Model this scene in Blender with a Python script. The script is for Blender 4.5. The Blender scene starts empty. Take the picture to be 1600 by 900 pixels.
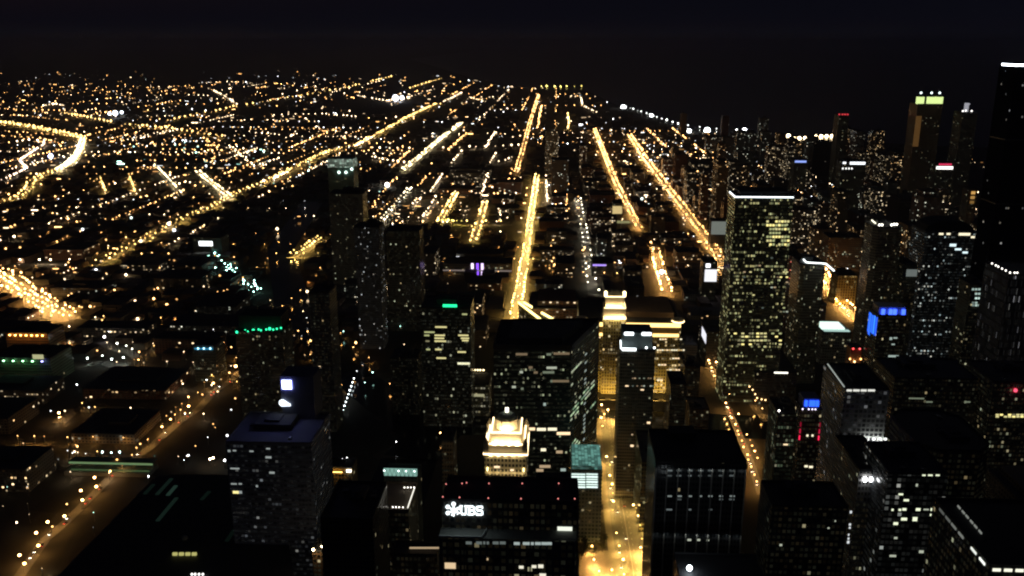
import bpy, math, random
from mathutils import Vector, noise as mnoise
R = random.Random(7)
sc = bpy.context.scene
COL = sc.collection
# ------------------------------------------------------------------ camera, sky, exposure
F, PITCH, YAW, CAMH = 1386.0, math.radians(15.6), math.atan(70*math.cos(math.radians(15.6))/1386.0), 412.0
cam = bpy.data.cameras.new('camera'); camo = bpy.data.objects.new('camera', cam); COL.objects.link(camo)
camo.location = (0, 0, CAMH)
camo.rotation_euler = (math.radians(90)-PITCH, 0, YAW)
cam.sensor_fit = 'HORIZONTAL'; cam.sensor_width = 36.0; cam.lens = 36.0*F/1600.0
cam.clip_start = 1.0; cam.clip_end = 200000.0
sc.camera = camo

world = bpy.data.worlds.new('World'); sc.world = world; world.use_nodes = True
wn = world.node_tree; wn.nodes.clear()
sky = wn.nodes.new('ShaderNodeTexSky'); sky.sky_type = 'NISHITA'; sky.sun_disc = False
sky.sun_elevation = math.radians(-5.2); sky.sun_rotation = math.radians(-75.0); sky.altitude = 400
sky.air_density = 1.5; sky.dust_density = 4.0; sky.ozone_density = 1.0
bgn = wn.nodes.new('ShaderNodeBackground'); bgn.inputs['Strength'].default_value = 0.12
glow = wn.nodes.new('ShaderNodeBackground'); glow.inputs['Color'].default_value = (0.40, 0.42, 0.86, 1); glow.inputs['Strength'].default_value = 0.0038
addn = wn.nodes.new('ShaderNodeAddShader'); outw = wn.nodes.new('ShaderNodeOutputWorld')
wn.links.new(sky.outputs[0], bgn.inputs['Color']); wn.links.new(bgn.outputs[0], addn.inputs[0])
wn.links.new(glow.outputs[0], addn.inputs[1]); wn.links.new(addn.outputs[0], outw.inputs['Surface'])

sc.view_settings.view_transform = 'Standard'; sc.view_settings.look = 'None'
sc.view_settings.exposure = 0.68; sc.view_settings.gamma = 1.0; sc.view_settings.use_curve_mapping = False
sc.render.engine = 'CYCLES'
cy = sc.cycles
cy.use_denoising = True
cy.use_adaptive_sampling = False
cy.max_bounces = 4; cy.diffuse_bounces = 2; cy.glossy_bounces = 2; cy.transmission_bounces = 2; cy.volume_bounces = 0
cy.sample_clamp_indirect = 1.0; cy.caustics_reflective = False; cy.caustics_refractive = False
cy.use_light_tree = True
cy.pixel_filter_type = 'BLACKMAN_HARRIS'; cy.filter_width = 2.1

# ------------------------------------------------------------------ where a line of sight meets the place
cp, sp, cyw, syw = math.cos(PITCH), math.sin(PITCH), math.cos(YAW), math.sin(YAW)
FWD = Vector((-syw*cp, cyw*cp, -sp)); RGT = Vector((cyw, syw, 0)); UPV = RGT.cross(FWD)
def ray(px, py):
    return FWD + RGT*((px-800.0)/F) + UPV*((450.0-py)/F)
def onz(px, py, z=0.0):
    d = ray(px, py); t = (z-CAMH)/d.z
    return (d.x*t, d.y*t)
def ony(px, py, Y):
    d = ray(px, py); t = Y/d.y
    return (d.x*t, CAMH+d.z*t)
def proj(x, y, z):
    v = Vector((x, y, z-CAMH)); w = v.dot(FWD)
    return (800+F*v.dot(RGT)/w, 450-F*v.dot(UPV)/w, w)

# ------------------------------------------------------------------ mesh building
class MB:
    def __init__(s): s.v, s.f, s.m = [], [], []
    def poly(s, pts, m=0):
        b = len(s.v); s.v += [tuple(p) for p in pts]; s.f.append(tuple(range(b, b+len(pts)))); s.m.append(m)
    def prism(s, pts, z0, z1, m=0, top=None, scale=1.0, cap=True):
        n = len(pts); b = len(s.v)
        cx = sum(p[0] for p in pts)/n; c_y = sum(p[1] for p in pts)/n
        s.v += [(p[0], p[1], z0) for p in pts]
        s.v += [(cx+(p[0]-cx)*scale, c_y+(p[1]-c_y)*scale, z1) for p in pts]
        for i in range(n):
            j = (i+1) % n
            s.f.append((b+i, b+j, b+n+j, b+n+i)); s.m.append(m)
        if cap:
            s.f.append(tuple(range(b+n, b+2*n))); s.m.append(m if top is None else top)
            s.f.append(tuple(range(b+n-1, b-1, -1))); s.m.append(m)
        return s
    def box(s, x0, x1, y0, y1, z0, z1, m=0, top=None):
        return s.prism([(x0, y0), (x1, y0), (x1, y1), (x0, y1)], z0, z1, m, top)
    def cyl(s, x, y, r, z0, z1, n=12, m=0, scale=1.0, top=None):
        return s.prism([(x+r*math.cos(2*math.pi*i/n), y+r*math.sin(2*math.pi*i/n)) for i in range(n)], z0, z1, m, top, scale)
    def ball(s, x, y, z, r, m=0, n=6, k=4, sz=1.0):
        b = len(s.v)
        s.v.append((x, y, z-r*sz))
        for i in range(1, k):
            a = -math.pi/2+math.pi*i/k
            for j in range(n):
                t = 2*math.pi*j/n
                s.v.append((x+r*math.cos(a)*math.cos(t), y+r*math.cos(a)*math.sin(t), z+r*sz*math.sin(a)))
        s.v.append((x, y, z+r*sz)); e = len(s.v)-1
        for j in range(n):
            s.f.append((b, b+1+(j+1) % n, b+1+j)); s.m.append(m)
            for i in range(k-2):
                o = b+1+i*n
                s.f.append((o+j, o+(j+1) % n, o+n+(j+1) % n, o+n+j)); s.m.append(m)
            o = b+1+(k-2)*n
            s.f.append((o+j, o+(j+1) % n, e)); s.m.append(m)
        return s
    def octa(s, x, y, z, r, m=0):
        b = len(s.v)
        s.v += [(x-r, y, z), (x, y-r, z), (x+r, y, z), (x, y+r, z), (x, y, z-r), (x, y, z+r)]
        for i in range(4):
            j = (i+1) % 4
            s.f += [(b+i, b+j, b+5), (b+j, b+i, b+4)]; s.m += [m, m]
        return s
    def bar(s, a, b, w, h, m=0):
        a = Vector(a); b = Vector(b); d = (b-a); L = d.length
        if L < 1e-6: return s
        d /= L; up = Vector((0, 0, 1))
        if abs(d.z) > .95: up = Vector((0, 1, 0))
        sd = d.cross(up).normalized()*w/2; uu = sd.cross(d).normalized()*h/2
        q = len(s.v)
        for p in (a, b):
            for c in (-sd-uu, sd-uu, sd+uu, -sd+uu): s.v.append(tuple(p+c))
        for i in range(4):
            j = (i+1) % 4
            s.f.append((q+i, q+j, q+4+j, q+4+i)); s.m.append(m)
        s.f += [(q+3, q+2, q+1, q), (q+4, q+5, q+6, q+7)]; s.m += [m, m]
        return s
    def mesh(s, name, mats):
        me = bpy.data.meshes.new(name); me.from_pydata(s.v, [], s.f)
        for mm in (mats if isinstance(mats, (list, tuple)) else [mats]): me.materials.append(mm)
        me.polygons.foreach_set('material_index', s.m); me.update()
        return me
    def build(s, name, mats, parent=None, loc=None):
        o = bpy.data.objects.new(name, s.mesh(name, mats)); COL.objects.link(o)
        if parent is not None: o.parent = parent
        if loc is not None: o.location = loc
        return o
def put(name, me, parent=None, loc=(0, 0, 0), scale=None, rz=0.0):
    o = bpy.data.objects.new(name, me); COL.objects.link(o)
    if parent is not None: o.parent = parent
    o.location = loc
    if scale is not None: o.scale = scale
    if rz: o.rotation_euler = (0, 0, rz)
    return o
def tag(o, label, cat, group=None, kind=None):
    if label: o['label'] = label
    if cat: o['category'] = cat
    if group: o['group'] = group
    if kind: o['kind'] = kind
    return o
def empty(name, loc, label, cat, group=None):
    o = bpy.data.objects.new(name, None); COL.objects.link(o); o.location = loc; o.empty_display_size = 5
    return tag(o, label, cat, group)

# ------------------------------------------------------------------ materials
CACHE = {}
def emis(col, L, sample=False):
    k = ('e', col, L, sample)
    if k in CACHE: return CACHE[k]
    m = bpy.data.materials.new('lit'); m.use_nodes = True; nt = m.node_tree; nt.nodes.clear()
    e = nt.nodes.new('ShaderNodeEmission'); e.inputs[0].default_value = (*col, 1); e.inputs[1].default_value = L
    o = nt.nodes.new('ShaderNodeOutputMaterial'); nt.links.new(e.outputs[0], o.inputs[0])
    m.cycles.emission_sampling = 'AUTO' if sample else 'NONE'
    CACHE[k] = m; return m
def panel(col, L):
    """lamp panel that shines from its front only"""
    k = ('d', col, L)
    if k in CACHE: return CACHE[k]
    if col[0] > .95 and col[2] < .3: col = (1.0, col[1]*.98, col[2]*.75)
    m = bpy.data.materials.new('lamp_panel'); m.use_nodes = True; nt = m.node_tree; nt.nodes.clear()
    e = nt.nodes.new('ShaderNodeEmission'); e.inputs[0].default_value = (*col, 1); e.inputs[1].default_value = L
    d = nt.nodes.new('ShaderNodeBsdfDiffuse'); d.inputs[0].default_value = (.02, .02, .02, 1)
    ge = nt.nodes.new('ShaderNodeNewGeometry'); mx = nt.nodes.new('ShaderNodeMixShader'); o = nt.nodes.new('ShaderNodeOutputMaterial')
    nt.links.new(ge.outputs['Backfacing'], mx.inputs[0]); nt.links.new(e.outputs[0], mx.inputs[1]); nt.links.new(d.outputs[0], mx.inputs[2]); nt.links.new(mx.outputs[0], o.inputs[0])
    m.cycles.emission_sampling = 'FRONT'
    CACHE[k] = m; return m
def paint(col, rough=.8, noise=.35, scale=.08, metal=0.0):
    k = ('p', col, rough, noise, scale, metal)
    if k in CACHE: return CACHE[k]
    m = bpy.data.materials.new('surface'); m.use_nodes = True; nt = m.node_tree
    b = nt.nodes['Principled BSDF']; b.inputs['Roughness'].default_value = rough; b.inputs['Metallic'].default_value = metal
    tc = nt.nodes.new('ShaderNodeTexCoord'); nz = nt.nodes.new('ShaderNodeTexNoise'); nz.inputs['Scale'].default_value = scale; nz.inputs['Detail'].default_value = 6
    mx = nt.nodes.new('ShaderNodeMix'); mx.data_type = 'RGBA'
    mx.inputs[6].default_value = (*[c*(1-noise) for c in col], 1); mx.inputs[7].default_value = (*[min(1, c*(1+noise)) for c in col], 1)
    nt.links.new(tc.outputs['Object'], nz.inputs['Vector']); nt.links.new(nz.outputs['Fac'], mx.inputs[0]); nt.links.new(mx.outputs[2], b.inputs['Base Color'])
    CACHE[k] = m; return m
def facade(wall=(.25, .22, .2), glass=(.03, .04, .05), fw=3.0, fh=3.9, lit=.08, c1=(1, .72, .34), c2=(.88, 1, .68), L=1.0, a=.16, b=.22, fl=.8, seed=0, rough=.75):
    """wall with rows of windows: cells by storey and bay, some of them with the room lights on"""
    k = ('f', wall, glass, fw, fh, lit, c1, c2, L, a, b, fl, seed)
    if k in CACHE: return CACHE[k]
    m = bpy.data.materials.new('facade'); m.use_nodes = True; nt = m.node_tree; N = nt.nodes; K = nt.links
    bs = N['Principled BSDF']; bs.inputs['Specular IOR Level'].default_value = .25
    def M(op, x, y=None, z=None):
        n = N.new('ShaderNodeMath'); n.operation = op
        for i, q in enumerate((x, y, z)):
            if q is None: continue
            if isinstance(q, (int, float)): n.inputs[i].default_value = q
            else: K.new(q, n.inputs[i])
        return n.outputs[0]
    tc = N.new('ShaderNodeTexCoord'); ge = N.new('ShaderNodeNewGeometry')
    s1 = N.new('ShaderNodeSeparateXYZ'); K.new(tc.outputs['Object'], s1.inputs[0])
    s2 = N.new('ShaderNodeSeparateXYZ'); K.new(ge.outputs['True Normal'], s2.inputs[0])
    x, y, z = s1.outputs; nx, ny, nz = s2.outputs
    u = M('SUBTRACT', M('MULTIPLY', nx, y), M('MULTIPLY', ny, x))
    oi = N.new('ShaderNodeObjectInfo'); rs = M('MULTIPLY', oi.outputs['Random'], 97.0)
    fac = M('ADD', M('MULTIPLY', M('ROUND', M('MULTIPLY', nx, 3)), 13.7), M('ADD', rs, float(seed)))
    us = M('ADD', M('DIVIDE', u, fw), 500.37); zs = M('DIVIDE', z, fh)
    cu = M('FLOOR', us); cz = M('FLOOR', zs); fu = M('FRACT', us); fz = M('FRACT', zs)
    mask = M('MULTIPLY', M('MULTIPLY', M('GREATER_THAN', fu, a), M('LESS_THAN', fu, 1-a)), M('MULTIPLY', M('GREATER_THAN', fz, b), M('LESS_THAN', fz, 1-b)))
    mask = M('MULTIPLY', mask, M('LESS_THAN', M('ABSOLUTE', nz), .5))
    def wnz(p, q, r):
        c = N.new('ShaderNodeCombineXYZ')
        for i, t in enumerate((p, q, r)):
            if isinstance(t, (int, float)): c.inputs[i].default_value = t
            else: K.new(t, c.inputs[i])
        w = N.new('ShaderNodeTexWhiteNoise'); w.noise_dimensions = '3D'; K.new(c.outputs[0], w.inputs['Vector'])
        return w
    w1 = wnz(cu, cz, fac); w2 = wnz(M('FLOOR', M('DIVIDE', cu, 7.0)), cz, M('ADD', fac, 31.3))
    pr = M('MULTIPLY', M('ADD', M('MULTIPLY', M('POWER', w2.outputs['Value'], 4.0), 5.0*fl), 1-fl), lit)
    on = M('LESS_THAN', w1.outputs['Value'], pr)
    sp3 = N.new('ShaderNodeSeparateColor'); K.new(w1.outputs['Color'], sp3.inputs[0])
    inten = M('ADD', M('MULTIPLY', M('POWER', sp3.outputs[1], 3.0), 1.2), .12)
    es = M('ADD', M('MULTIPLY', M('MULTIPLY', mask, on), M('MULTIPLY', inten, L*.6)), M('MULTIPLY', mask, M('MULTIPLY', M('POWER', sp3.outputs[0], 1.8), .011*min(L+.3, 1.0) if lit > .012 else 0.0)))  # panes of most facades also glow faintly, added in place of ambient fill
    mc = N.new('ShaderNodeMix'); mc.data_type = 'RGBA'; mc.inputs[6].default_value = (*c1, 1); mc.inputs[7].default_value = (*c2, 1)
    K.new(sp3.outputs[2], mc.inputs[0])
    mb = N.new('ShaderNodeMix'); mb.data_type = 'RGBA'; mb.inputs[7].default_value = (*glass, 1)
    nz2 = N.new('ShaderNodeTexNoise'); nz2.inputs['Scale'].default_value = .05; nz2.inputs['Detail'].default_value = 5; K.new(tc.outputs['Object'], nz2.inputs['Vector'])
    wl = N.new('ShaderNodeMix'); wl.data_type = 'RGBA'; wl.inputs[6].default_value = (*[c*.7 for c in wall], 1); wl.inputs[7].default_value = (*[c*1.25 for c in wall], 1)
    K.new(nz2.outputs['Fac'], wl.inputs[0]); K.new(wl.outputs[2], mb.inputs[6])
    K.new(mask, mb.inputs[0]); K.new(mb.outputs[2], bs.inputs['Base Color'])
    K.new(M('MULTIPLY_ADD', mask, .15-rough, rough), bs.inputs['Roughness'])
    K.new(mc.outputs[2], bs.inputs['Emission Color']); K.new(es, bs.inputs['Emission Strength'])
    m.cycles.emission_sampling = 'NONE'
    CACHE[k] = m; return m

AMB = (1.0, .50, .16); GOLD = (1.0, .61, .18); WARM = (1.0, .72, .42); WHT = (.92, .97, 1.0); MINT = (.45, 1.0, .78); BLUE = (.10, .16, 1.0); RED = (1.0, .06, .06); GREEN = (.03, 1.0, .32); LBLUE = (.2, .6, 1.0)
roofm = paint((.07, .07, .075), .9, .4, .15)
darkm = paint((.03, .03, .035), .7)
metal = paint((.12, .12, .12), .5, .2, .5, .6)
stone = paint((.32, .29, .24), .85, .25, .1)

# ------------------------------------------------------------------ setting: ground, lake, river, roads
def ground_mat():
    m = bpy.data.materials.new('ground'); m.use_nodes = True; nt = m.node_tree; b = nt.nodes['Principled BSDF']; b.inputs['Roughness'].default_value = .9
    tc = nt.nodes.new('ShaderNodeTexCoord'); v = nt.nodes.new('ShaderNodeTexVoronoi'); v.inputs['Scale'].default_value = .02
    n = nt.nodes.new('ShaderNodeTexNoise'); n.inputs['Scale'].default_value = .06; n.inputs['Detail'].default_value = 8
    mx = nt.nodes.new('ShaderNodeMix'); mx.data_type = 'RGBA'; mx.inputs[6].default_value = (.022, .024, .016, 1); mx.inputs[7].default_value = (.085, .075, .062, 1)
    ad = nt.nodes.new('ShaderNodeMath'); ad.operation = 'MULTIPLY_ADD'; ad.inputs[1].default_value = .5; ad.inputs[2].default_value = 0
    sp_ = nt.nodes.new('ShaderNodeSeparateColor'); a2 = nt.nodes.new('ShaderNodeMath'); a2.operation = 'ADD'
    nt.links.new(tc.outputs['Object'], v.inputs['Vector']); nt.links.new(tc.outputs['Object'], n.inputs['Vector'])
    nt.links.new(v.outputs['Color'], sp_.inputs[0]); nt.links.new(sp_.outputs[0], ad.inputs[0]); nt.links.new(ad.outputs[0], a2.inputs[0])
    mm = nt.nodes.new('ShaderNodeMath'); mm.operation = 'MULTIPLY'; mm.inputs[1].default_value = .5; nt.links.new(n.outputs['Fac'], mm.inputs[0]); nt.links.new(mm.outputs[0], a2.inputs[1])
    nt.links.new(a2.outputs[0], mx.inputs[0]); nt.links.new(mx.outputs[2], b.inputs['Base Color'])
    return m
g = MB(); S = 70000
g.poly([(-S, -3000, 0), (S, -3000, 0), (S, S, 0), (-S, S, 0)])
tag(g.build('ground', ground_mat()), None, None, None, 'structure')
def water_mat(ro):
    m = bpy.data.materials.new('water'); m.use_nodes = True; nt = m.node_tree; b = nt.nodes['Principled BSDF']
    b.inputs['Base Color'].default_value = (.006, .009, .013, 1); b.inputs['Roughness'].default_value = ro; b.inputs['IOR'].default_value = 1.33
    tc = nt.nodes.new('ShaderNodeTexCoord'); n = nt.nodes.new('ShaderNodeTexNoise'); n.inputs['Scale'].default_value = .12; n.inputs['Detail'].default_value = 4
    bp = nt.nodes.new('ShaderNodeBump'); bp.inputs['Strength'].default_value = .25; bp.inputs['Distance'].default_value = .5
    nt.links.new(tc.outputs['Object'], n.inputs['Vector']); nt.links.new(n.outputs['Fac'], bp.inputs['Height']); nt.links.new(bp.outputs[0], b.inputs['Normal'])
    return m
shore_px = [(640, 92), (735, 121), (820, 138), (915, 141), (972, 168), (1012, 181), (1062, 199), (1110, 209), (1168, 212), (1240, 216), (1310, 220), (1460, 228), (1700, 236)]
shore = [onz(*p) for p in shore_px]
g = MB(); g.poly([(x, y, .4) for x, y in reversed(shore)] + [(shore[0][0], S-100, .4), (S-100, S-100, .4), (S-100, shore[-1][1]-800, .4), (shore[-1][0]+600, shore[-1][1]-800, .4)])
tag(g.build('lake', water_mat(.3)), None, None, None, 'structure')
def ribbon(g, pts, w, z, m=0):
    P = [Vector((p[0], p[1], 0)) for p in pts]
    for i in range(len(P)-1):
        d = (P[i+1]-P[i]).normalized(); n = Vector((-d.y, d.x, 0))*w/2
        a, b, c, e = P[i]-n, P[i]+n, P[i+1]+n, P[i+1]-n
        g.poly([(a.x, a.y, z), (e.x, e.y, z), (c.x, c.y, z), (b.x, b.y, z)], m)
g = MB()
ribbon(g, [(-150, 300), (-145, 820), (-120, 905)], 58, .10); ribbon(g, [(-150, 905), (60, 925), (420, 905), (900, 870)], 62, .112)
ribbon(g, [(-135, 880), (-250, 1040), (-420, 1350), (-560, 1750), (-640, 2300)], 55, .124)
tag(g.build('river', water_mat(.12)), None, None, None, 'structure')
asphalt = paint((.15, .145, .135), .85, .3, .3)
white_line = paint((.7, .7, .68), .7, .1, 1)
walk = paint((.24, .22, .19), .85, .2, .4)

# ------------------------------------------------------------------ buildings
BOX = []          # world boxes of every building, used to keep the lit streets in view
UNIT = {}
def unit(mat):
    k = mat.name
    if k not in UNIT: UNIT[k] = MB().box(-.5, .5, -.5, .5, -.5, .5).mesh('pane', mat)
    return UNIT[k]
class B: pass
def tower(name, label, x0, x1, yt, D, depth, mat, cat='tower', roof=roofm, parapet=1.2, pent=1, group=None, chamfer=0.0):
    b = B(); X0, H = ony(x0, yt, D); X1, _ = ony(x1, yt, D)
    b.X0, b.X1, b.Y0, b.Y1, b.H, b.D = X0, X1, D, D+depth, H, D
    cx, c_y = (X0+X1)/2, D+depth/2
    b.cx, b.cy = cx, c_y
    b.root = empty(name, (cx, c_y, 0), label, cat, group)
    w, d = (X1-X0)/2, depth/2
    b.w, b.d = w, d
    fp = [(-w, -d), (w, -d), (w, d), (-w, d)]
    if chamfer:
        c = chamfer; fp = [(-w+c, -d), (w-c, -d), (w, -d+c), (w, d-c), (w-c, d), (-w+c, d), (-w, d-c), (-w, -d+c)]
    MB().prism(fp, 0, H).build('facade', mat, b.root)
    rb = MB(); rb.prism(fp, H+.02, H+.4)
    for i in range(len(fp)):
        p, q = fp[i], fp[(i+1) % len(fp)]
        rb.bar((p[0]*.985, p[1]*.985, H+parapet/2+.4), (q[0]*.985, q[1]*.985, H+parapet/2+.4), .5, parapet)
    b.roof = rb.build('roof', roof, b.root)
    for i in range(pent):
        pw, pd, ph = w*R.uniform(.25, .5), d*R.uniform(.25, .5), R.uniform(3, 7)
        ox, oy = R.uniform(-.3, .3)*w, R.uniform(-.2, .4)*d
        MB().box(ox-pw, ox+pw, oy-pd, oy+pd, H+.45, H+ph).box(ox-pw*.5, ox+pw*.3, oy-pd*.6, oy+pd*.5, H+ph, H+ph+1.6).build('penthouse', roofm, b.roof)
    if pent and yt > 300:
        for i in range(3):
            vx, vy, vs = R.uniform(-.75, .75)*w, R.uniform(-.75, .75)*d, R.uniform(.6, 1.8)
            MB().box(vx-vs, vx+vs, vy-vs*R.uniform(.6, 1.5), vy+vs, H+.402, H+.4+vs*R.uniform(.6, 1.4)).build('roof_vent', metal, b.roof)
    BOX.append((X0, X1, D, D+depth, H))
    return b
def wins(b, lst, mat, name='window', depth=.25, dy=0.0):
    """lit panes on the south wall: (x0, x1, y0, y1) as they are seen"""
    for (x0, x1, y0, y1) in lst:
        X0, Z0 = ony(x0, (y0+y1)/2, b.Y0); X1, _ = ony(x1, (y0+y1)/2, b.Y0)
        _, Za = ony((x0+x1)/2, y0, b.Y0); _, Zb = ony((x0+x1)/2, y1, b.Y0)
        put(name, unit(mat), b.root, ((X0+X1)/2-b.cx, b.Y0-b.cy-.08+dy, (Za+Zb)/2), (abs(X1-X0), depth, abs(Za-Zb)))
def rows(b, ys, x0, x1, n, keep, mats, hh=2.2, gap=.25):
    """window rows at the heights ys, n bays, each pane lit with probability keep"""
    for yy in ys:
        for i in range(n):
            if R.random() > keep: continue
            a = x0+(x1-x0)*(i+gap/2)/n; c = x0+(x1-x0)*(i+1-gap/2)/n
            wins(b, [(a, c, yy-hh/2, yy+hh/2)], R.choice(mats))
def side_wins(b, west, lst, mat, name='window'):
    """panes on the west or east wall: (y0, y1, z0, z1) in metres from the south corner"""
    x = -b.w-.08 if west else b.w+.08
    for (y0, y1, z0, z1) in lst:
        put(name, unit(mat), b.root, (x, -b.d+(y0+y1)/2, (z0+z1)/2), (.25, y1-y0, z1-z0))
def edge_light(b, pts, mat, w=.9, name='light_strip'):
    """a strip of light along roof-edge points given as they are seen, at roof height"""
    m = MB(); P = [onz(px, py, b.H+1.2) for px, py in pts]
    for p, q in zip(P, P[1:]): m.bar((p[0]-b.cx, p[1]-b.cy, b.H+2.0), (q[0]-b.cx, q[1]-b.cy, b.H+2.0), w, w)
    m.build(name, mat, b.root)
def roof_lamps(b, pts, mat, r=.7, name='roof_lamp', z=2.2):
    me = MB().cyl(0, 0, .18, -z, 0, 5, 1).ball(0, 0, r*.6, r, 0).mesh('roof_lamp', [mat, metal])
    for px, py in pts:
        p = onz(px, py, b.H+z)
        x = min(max(p[0]-b.cx, -b.w+.5), b.w-.5); y = min(max(p[1]-b.cy, -b.d+.5), b.d-.5)
        put(name, me, b.roof, (x, y, b.H+z+.4))
def pilasters(b, n, mat, wdt=.8, dp=.7, z0=0, z1=None):
    z1 = b.H if z1 is None else z1
    me = MB().box(-wdt/2, wdt/2, -dp, 0, z0, z1).mesh('pilaster', mat)
    for i in range(n): put('pilaster', me, b.root, (-b.w+(i)*(2*b.w)/(n-1)*.98+b.w*.02, -b.d+.003, 0))

def wall_spots(root, x0, x1, n, y, z, L, sz=.7, name='floodlight', col=(1, .72, .36)):
    m = MB()
    for i in range(n):
        xx = x0+(x1-x0)*(i+.5)/n
        m.poly([(xx+sz, y-2.2, z), (xx-sz, y-2.2, z), (xx-sz, y-1.9-sz, z+sz*1.2), (xx+sz, y-1.9-sz, z+sz*1.2)][::1])
        m.poly([(xx+sz, y-2.2, z), (xx-sz, y-2.2, z), (xx-sz, y-1.2, z+.05), (xx+sz, y-1.2, z+.05)])
    m.build(name, panel(col, L), root)
PANE = [emis(WARM, .9), emis((1, .9, .62), .8), emis((.9, 1, .85), .7), emis(WARM, .3), emis((.8, 1, .9), .28)]
PDIM = [emis((.85, 1, .7), .12), emis(WARM, .12), emis((.92, 1, .78), .3), emis((.8, 1, .85), .07)]
PYEL = [emis((1, .85, .3), .9), emis((1, .9, .4), .5), emis((.95, 1, .45), .3), emis((1, .9, .5), .15)]
PANE[2:3] = [emis((.92, 1, .7), .7)]
PWHT = [emis(WHT, 1.0), emis(WHT, .5), emis(WHT, .2)]

# --- dark tower with the glowing letters, by the near end of the road
f_ubs = facade((0.15, 0.143, 0.135), (.02, .03, .035), 2.6, 4.1, .05, L=.35, seed=1, fl=.9)
ub = tower('office_tower', 'dark office tower crowned by big white glowing letters and red roof beacons', 690, 905, 783, 385, 24, f_ubs, pent=0)
H = ub.H
# stepped glass shoulder in front of the crown
x0s, z1s = ony(690, 838, 377); x1s, _ = ony(905, 838, 377)
MB().box(-ub.w-.6, ub.w-1, -ub.d-9, -ub.d-.01, 0, z1s).build('shoulder', facade((0.165, 0.18, 0.165), (.03, .05, .05), 3.2, 4.1, .05, L=.3, seed=2, fl=.9), ub.root)
sl = MB(); sl.bar((-ub.w-.6, -ub.d-9, z1s+.6), (-ub.w+20, -ub.d-9, z1s+.6), .5, 1.0); sl.bar((-ub.w+20, -ub.d-9, z1s+.6), (-ub.w+22, -ub.d-1, z1s+.6), .4, .9)
sl.build('terrace_rail', paint((.55, .6, .58), .6), ub.root)
for i in range(7):
    xx = -ub.w+1+i*(2*ub.w-3)/6
    MB().box(xx-.3, xx+.3, -ub.d-9.5, -ub.d-9.003, 0, z1s-.5).build('pilaster', paint((.25, .27, .26), .6), ub.root)
beacon = emis((1.0, .30, .26), .9)
roof_lamps(ub, [(697, 758), (722, 757), (729, 756), (764, 757), (816, 757), (873, 757), (692, 778), (718, 779), (763, 780), (814, 781), (872, 781), (898, 781)], beacon, .35, 'beacon', 1.2)
# the letter sign
def sign_plane(cx_px, cy_px, Y): return ony(cx_px, cy_px, Y)
def strokes(parent, name, segs, cx, cz, s, y, t, mat, dy=.5):
    m = MB()
    for (a, b_) in segs:
        m.bar((cx+a[0]*s, y, cz+a[1]*s), (cx+b_[0]*s, y, cz+b_[1]*s), t*s, dy)
    return m.build(name, mat, parent)
def bars(parent, name, boxes, cx, cz, s, y, mat):
    m = MB()
    for i, (x0, x1, z0, z1) in enumerate(boxes): m.box(cx+x0*s, cx+x1*s, y-.5-i*.004, y, cz+z0*s, cz+z1*s)
    return m.build(name, mat, parent)
sgl = emis((.85, .97, 1.0), 1.7, True)
mpp = (ub.X1-ub.X0)/215.0
def ubx(px): return ony(px, 797, 385)[0]-ub.cx
zc = ony(735, 797, 385)[1]; hgt = 19*mpp; ys = -ub.d-.12
U = [(-.40, -.20, -.34, .5), (.20, .40, -.34, .5), (-.5, -.1, .42, .5), (.1, .5, .42, .5), (-.30, .30, -.5, -.34)]
Bl = [(-.42, -.20, -.5, .5), (-.5, .24, .37, .5), (-.42, .26, -.05, .08), (-.5, .24, -.5, -.37), (.22, .42, .10, .40), (.24, .46, -.40, -.06)]
Sl = [(-.30, .40, .37, .5), (-.44, -.22, .08, .42), (-.32, .32, -.06, .08), (.22, .44, -.42, -.05), (-.44, .30, -.5, -.37), (.28, .42, .25, .37), (-.44, -.30, -.37, -.25)]
for nm, shp, px in (('sign_letter', U, 724.5), ('sign_letter', Bl, 737), ('sign_letter', Sl, 749.5)):
    bars(ub.root, nm, [(x0*.78, x1*.78, z0, z1) for x0, x1, z0, z1 in shp], ubx(px), zc, hgt*.84, ys, sgl)
lg = MB(); cxl = ubx(709)
for k in range(3):
    a = math.radians(90+60*k+0); dx, dz = math.cos(a)*hgt*.56, math.sin(a)*hgt*.56
    lg.bar((cxl-dx, ys-.3-k*.01, zc-dz), (cxl+dx, ys-.3-k*.01, zc+dz), hgt*.11, .4)
    for sgn in (1,):
        ex, ez = cxl+dx*sgn, zc+dz*sgn; n = 8; r = hgt*.14
        for j in range(n):
            t0, t1 = 2*math.pi*j/n, 2*math.pi*(j+1)/n
            lg.bar((ex+r*math.cos(t0), ys-.3, ez+r*math.sin(t0)), (ex+r*math.cos(t1), ys-.3, ez+r*math.sin(t1)), hgt*.08, .4)
    px_, pz_ = -math.sin(a), math.cos(a)
    lg.bar((cxl-dx*.8, ys-.3, zc-dz*.8), (cxl-dx*.8+px_*hgt*.2, ys-.3, zc-dz*.8+pz_*hgt*.2), hgt*.1, .4)
    lg.bar((cxl-dx*.45, ys-.3, zc-dz*.45), (cxl-dx*.45+px_*hgt*.17, ys-.3, zc-dz*.45+pz_*hgt*.17), hgt*.09, .4)
lg.build('sign_emblem', sgl, ub.root)
fy = -ub.d-9
def shwins(lst, mat):
    for (x0, x1, y0, y1) in lst:
        Y = ub.cy+fy; X0, _ = ony(x0, (y0+y1)/2, Y); X1, _ = ony(x1, (y0+y1)/2, Y); _, Za = ony(x0, y0, Y); _, Zb = ony(x0, y1, Y)
        put('window', unit(mat), ub.root, ((X0+X1)/2-ub.cx, fy-.1, (Za+Zb)/2), (X1-X0, .25, Za-Zb))
wins(ub, [(871, 894, 823, 829)], emis((.9, .95, .8), .7)); wins(ub, [(876, 892, 838, 841)], emis(WHT, .15))
shwins([(x, x+9, 847, 851) for x in (803, 817, 825, 836, 846, 855)], emis((.8, .95, .9), .28))
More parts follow.
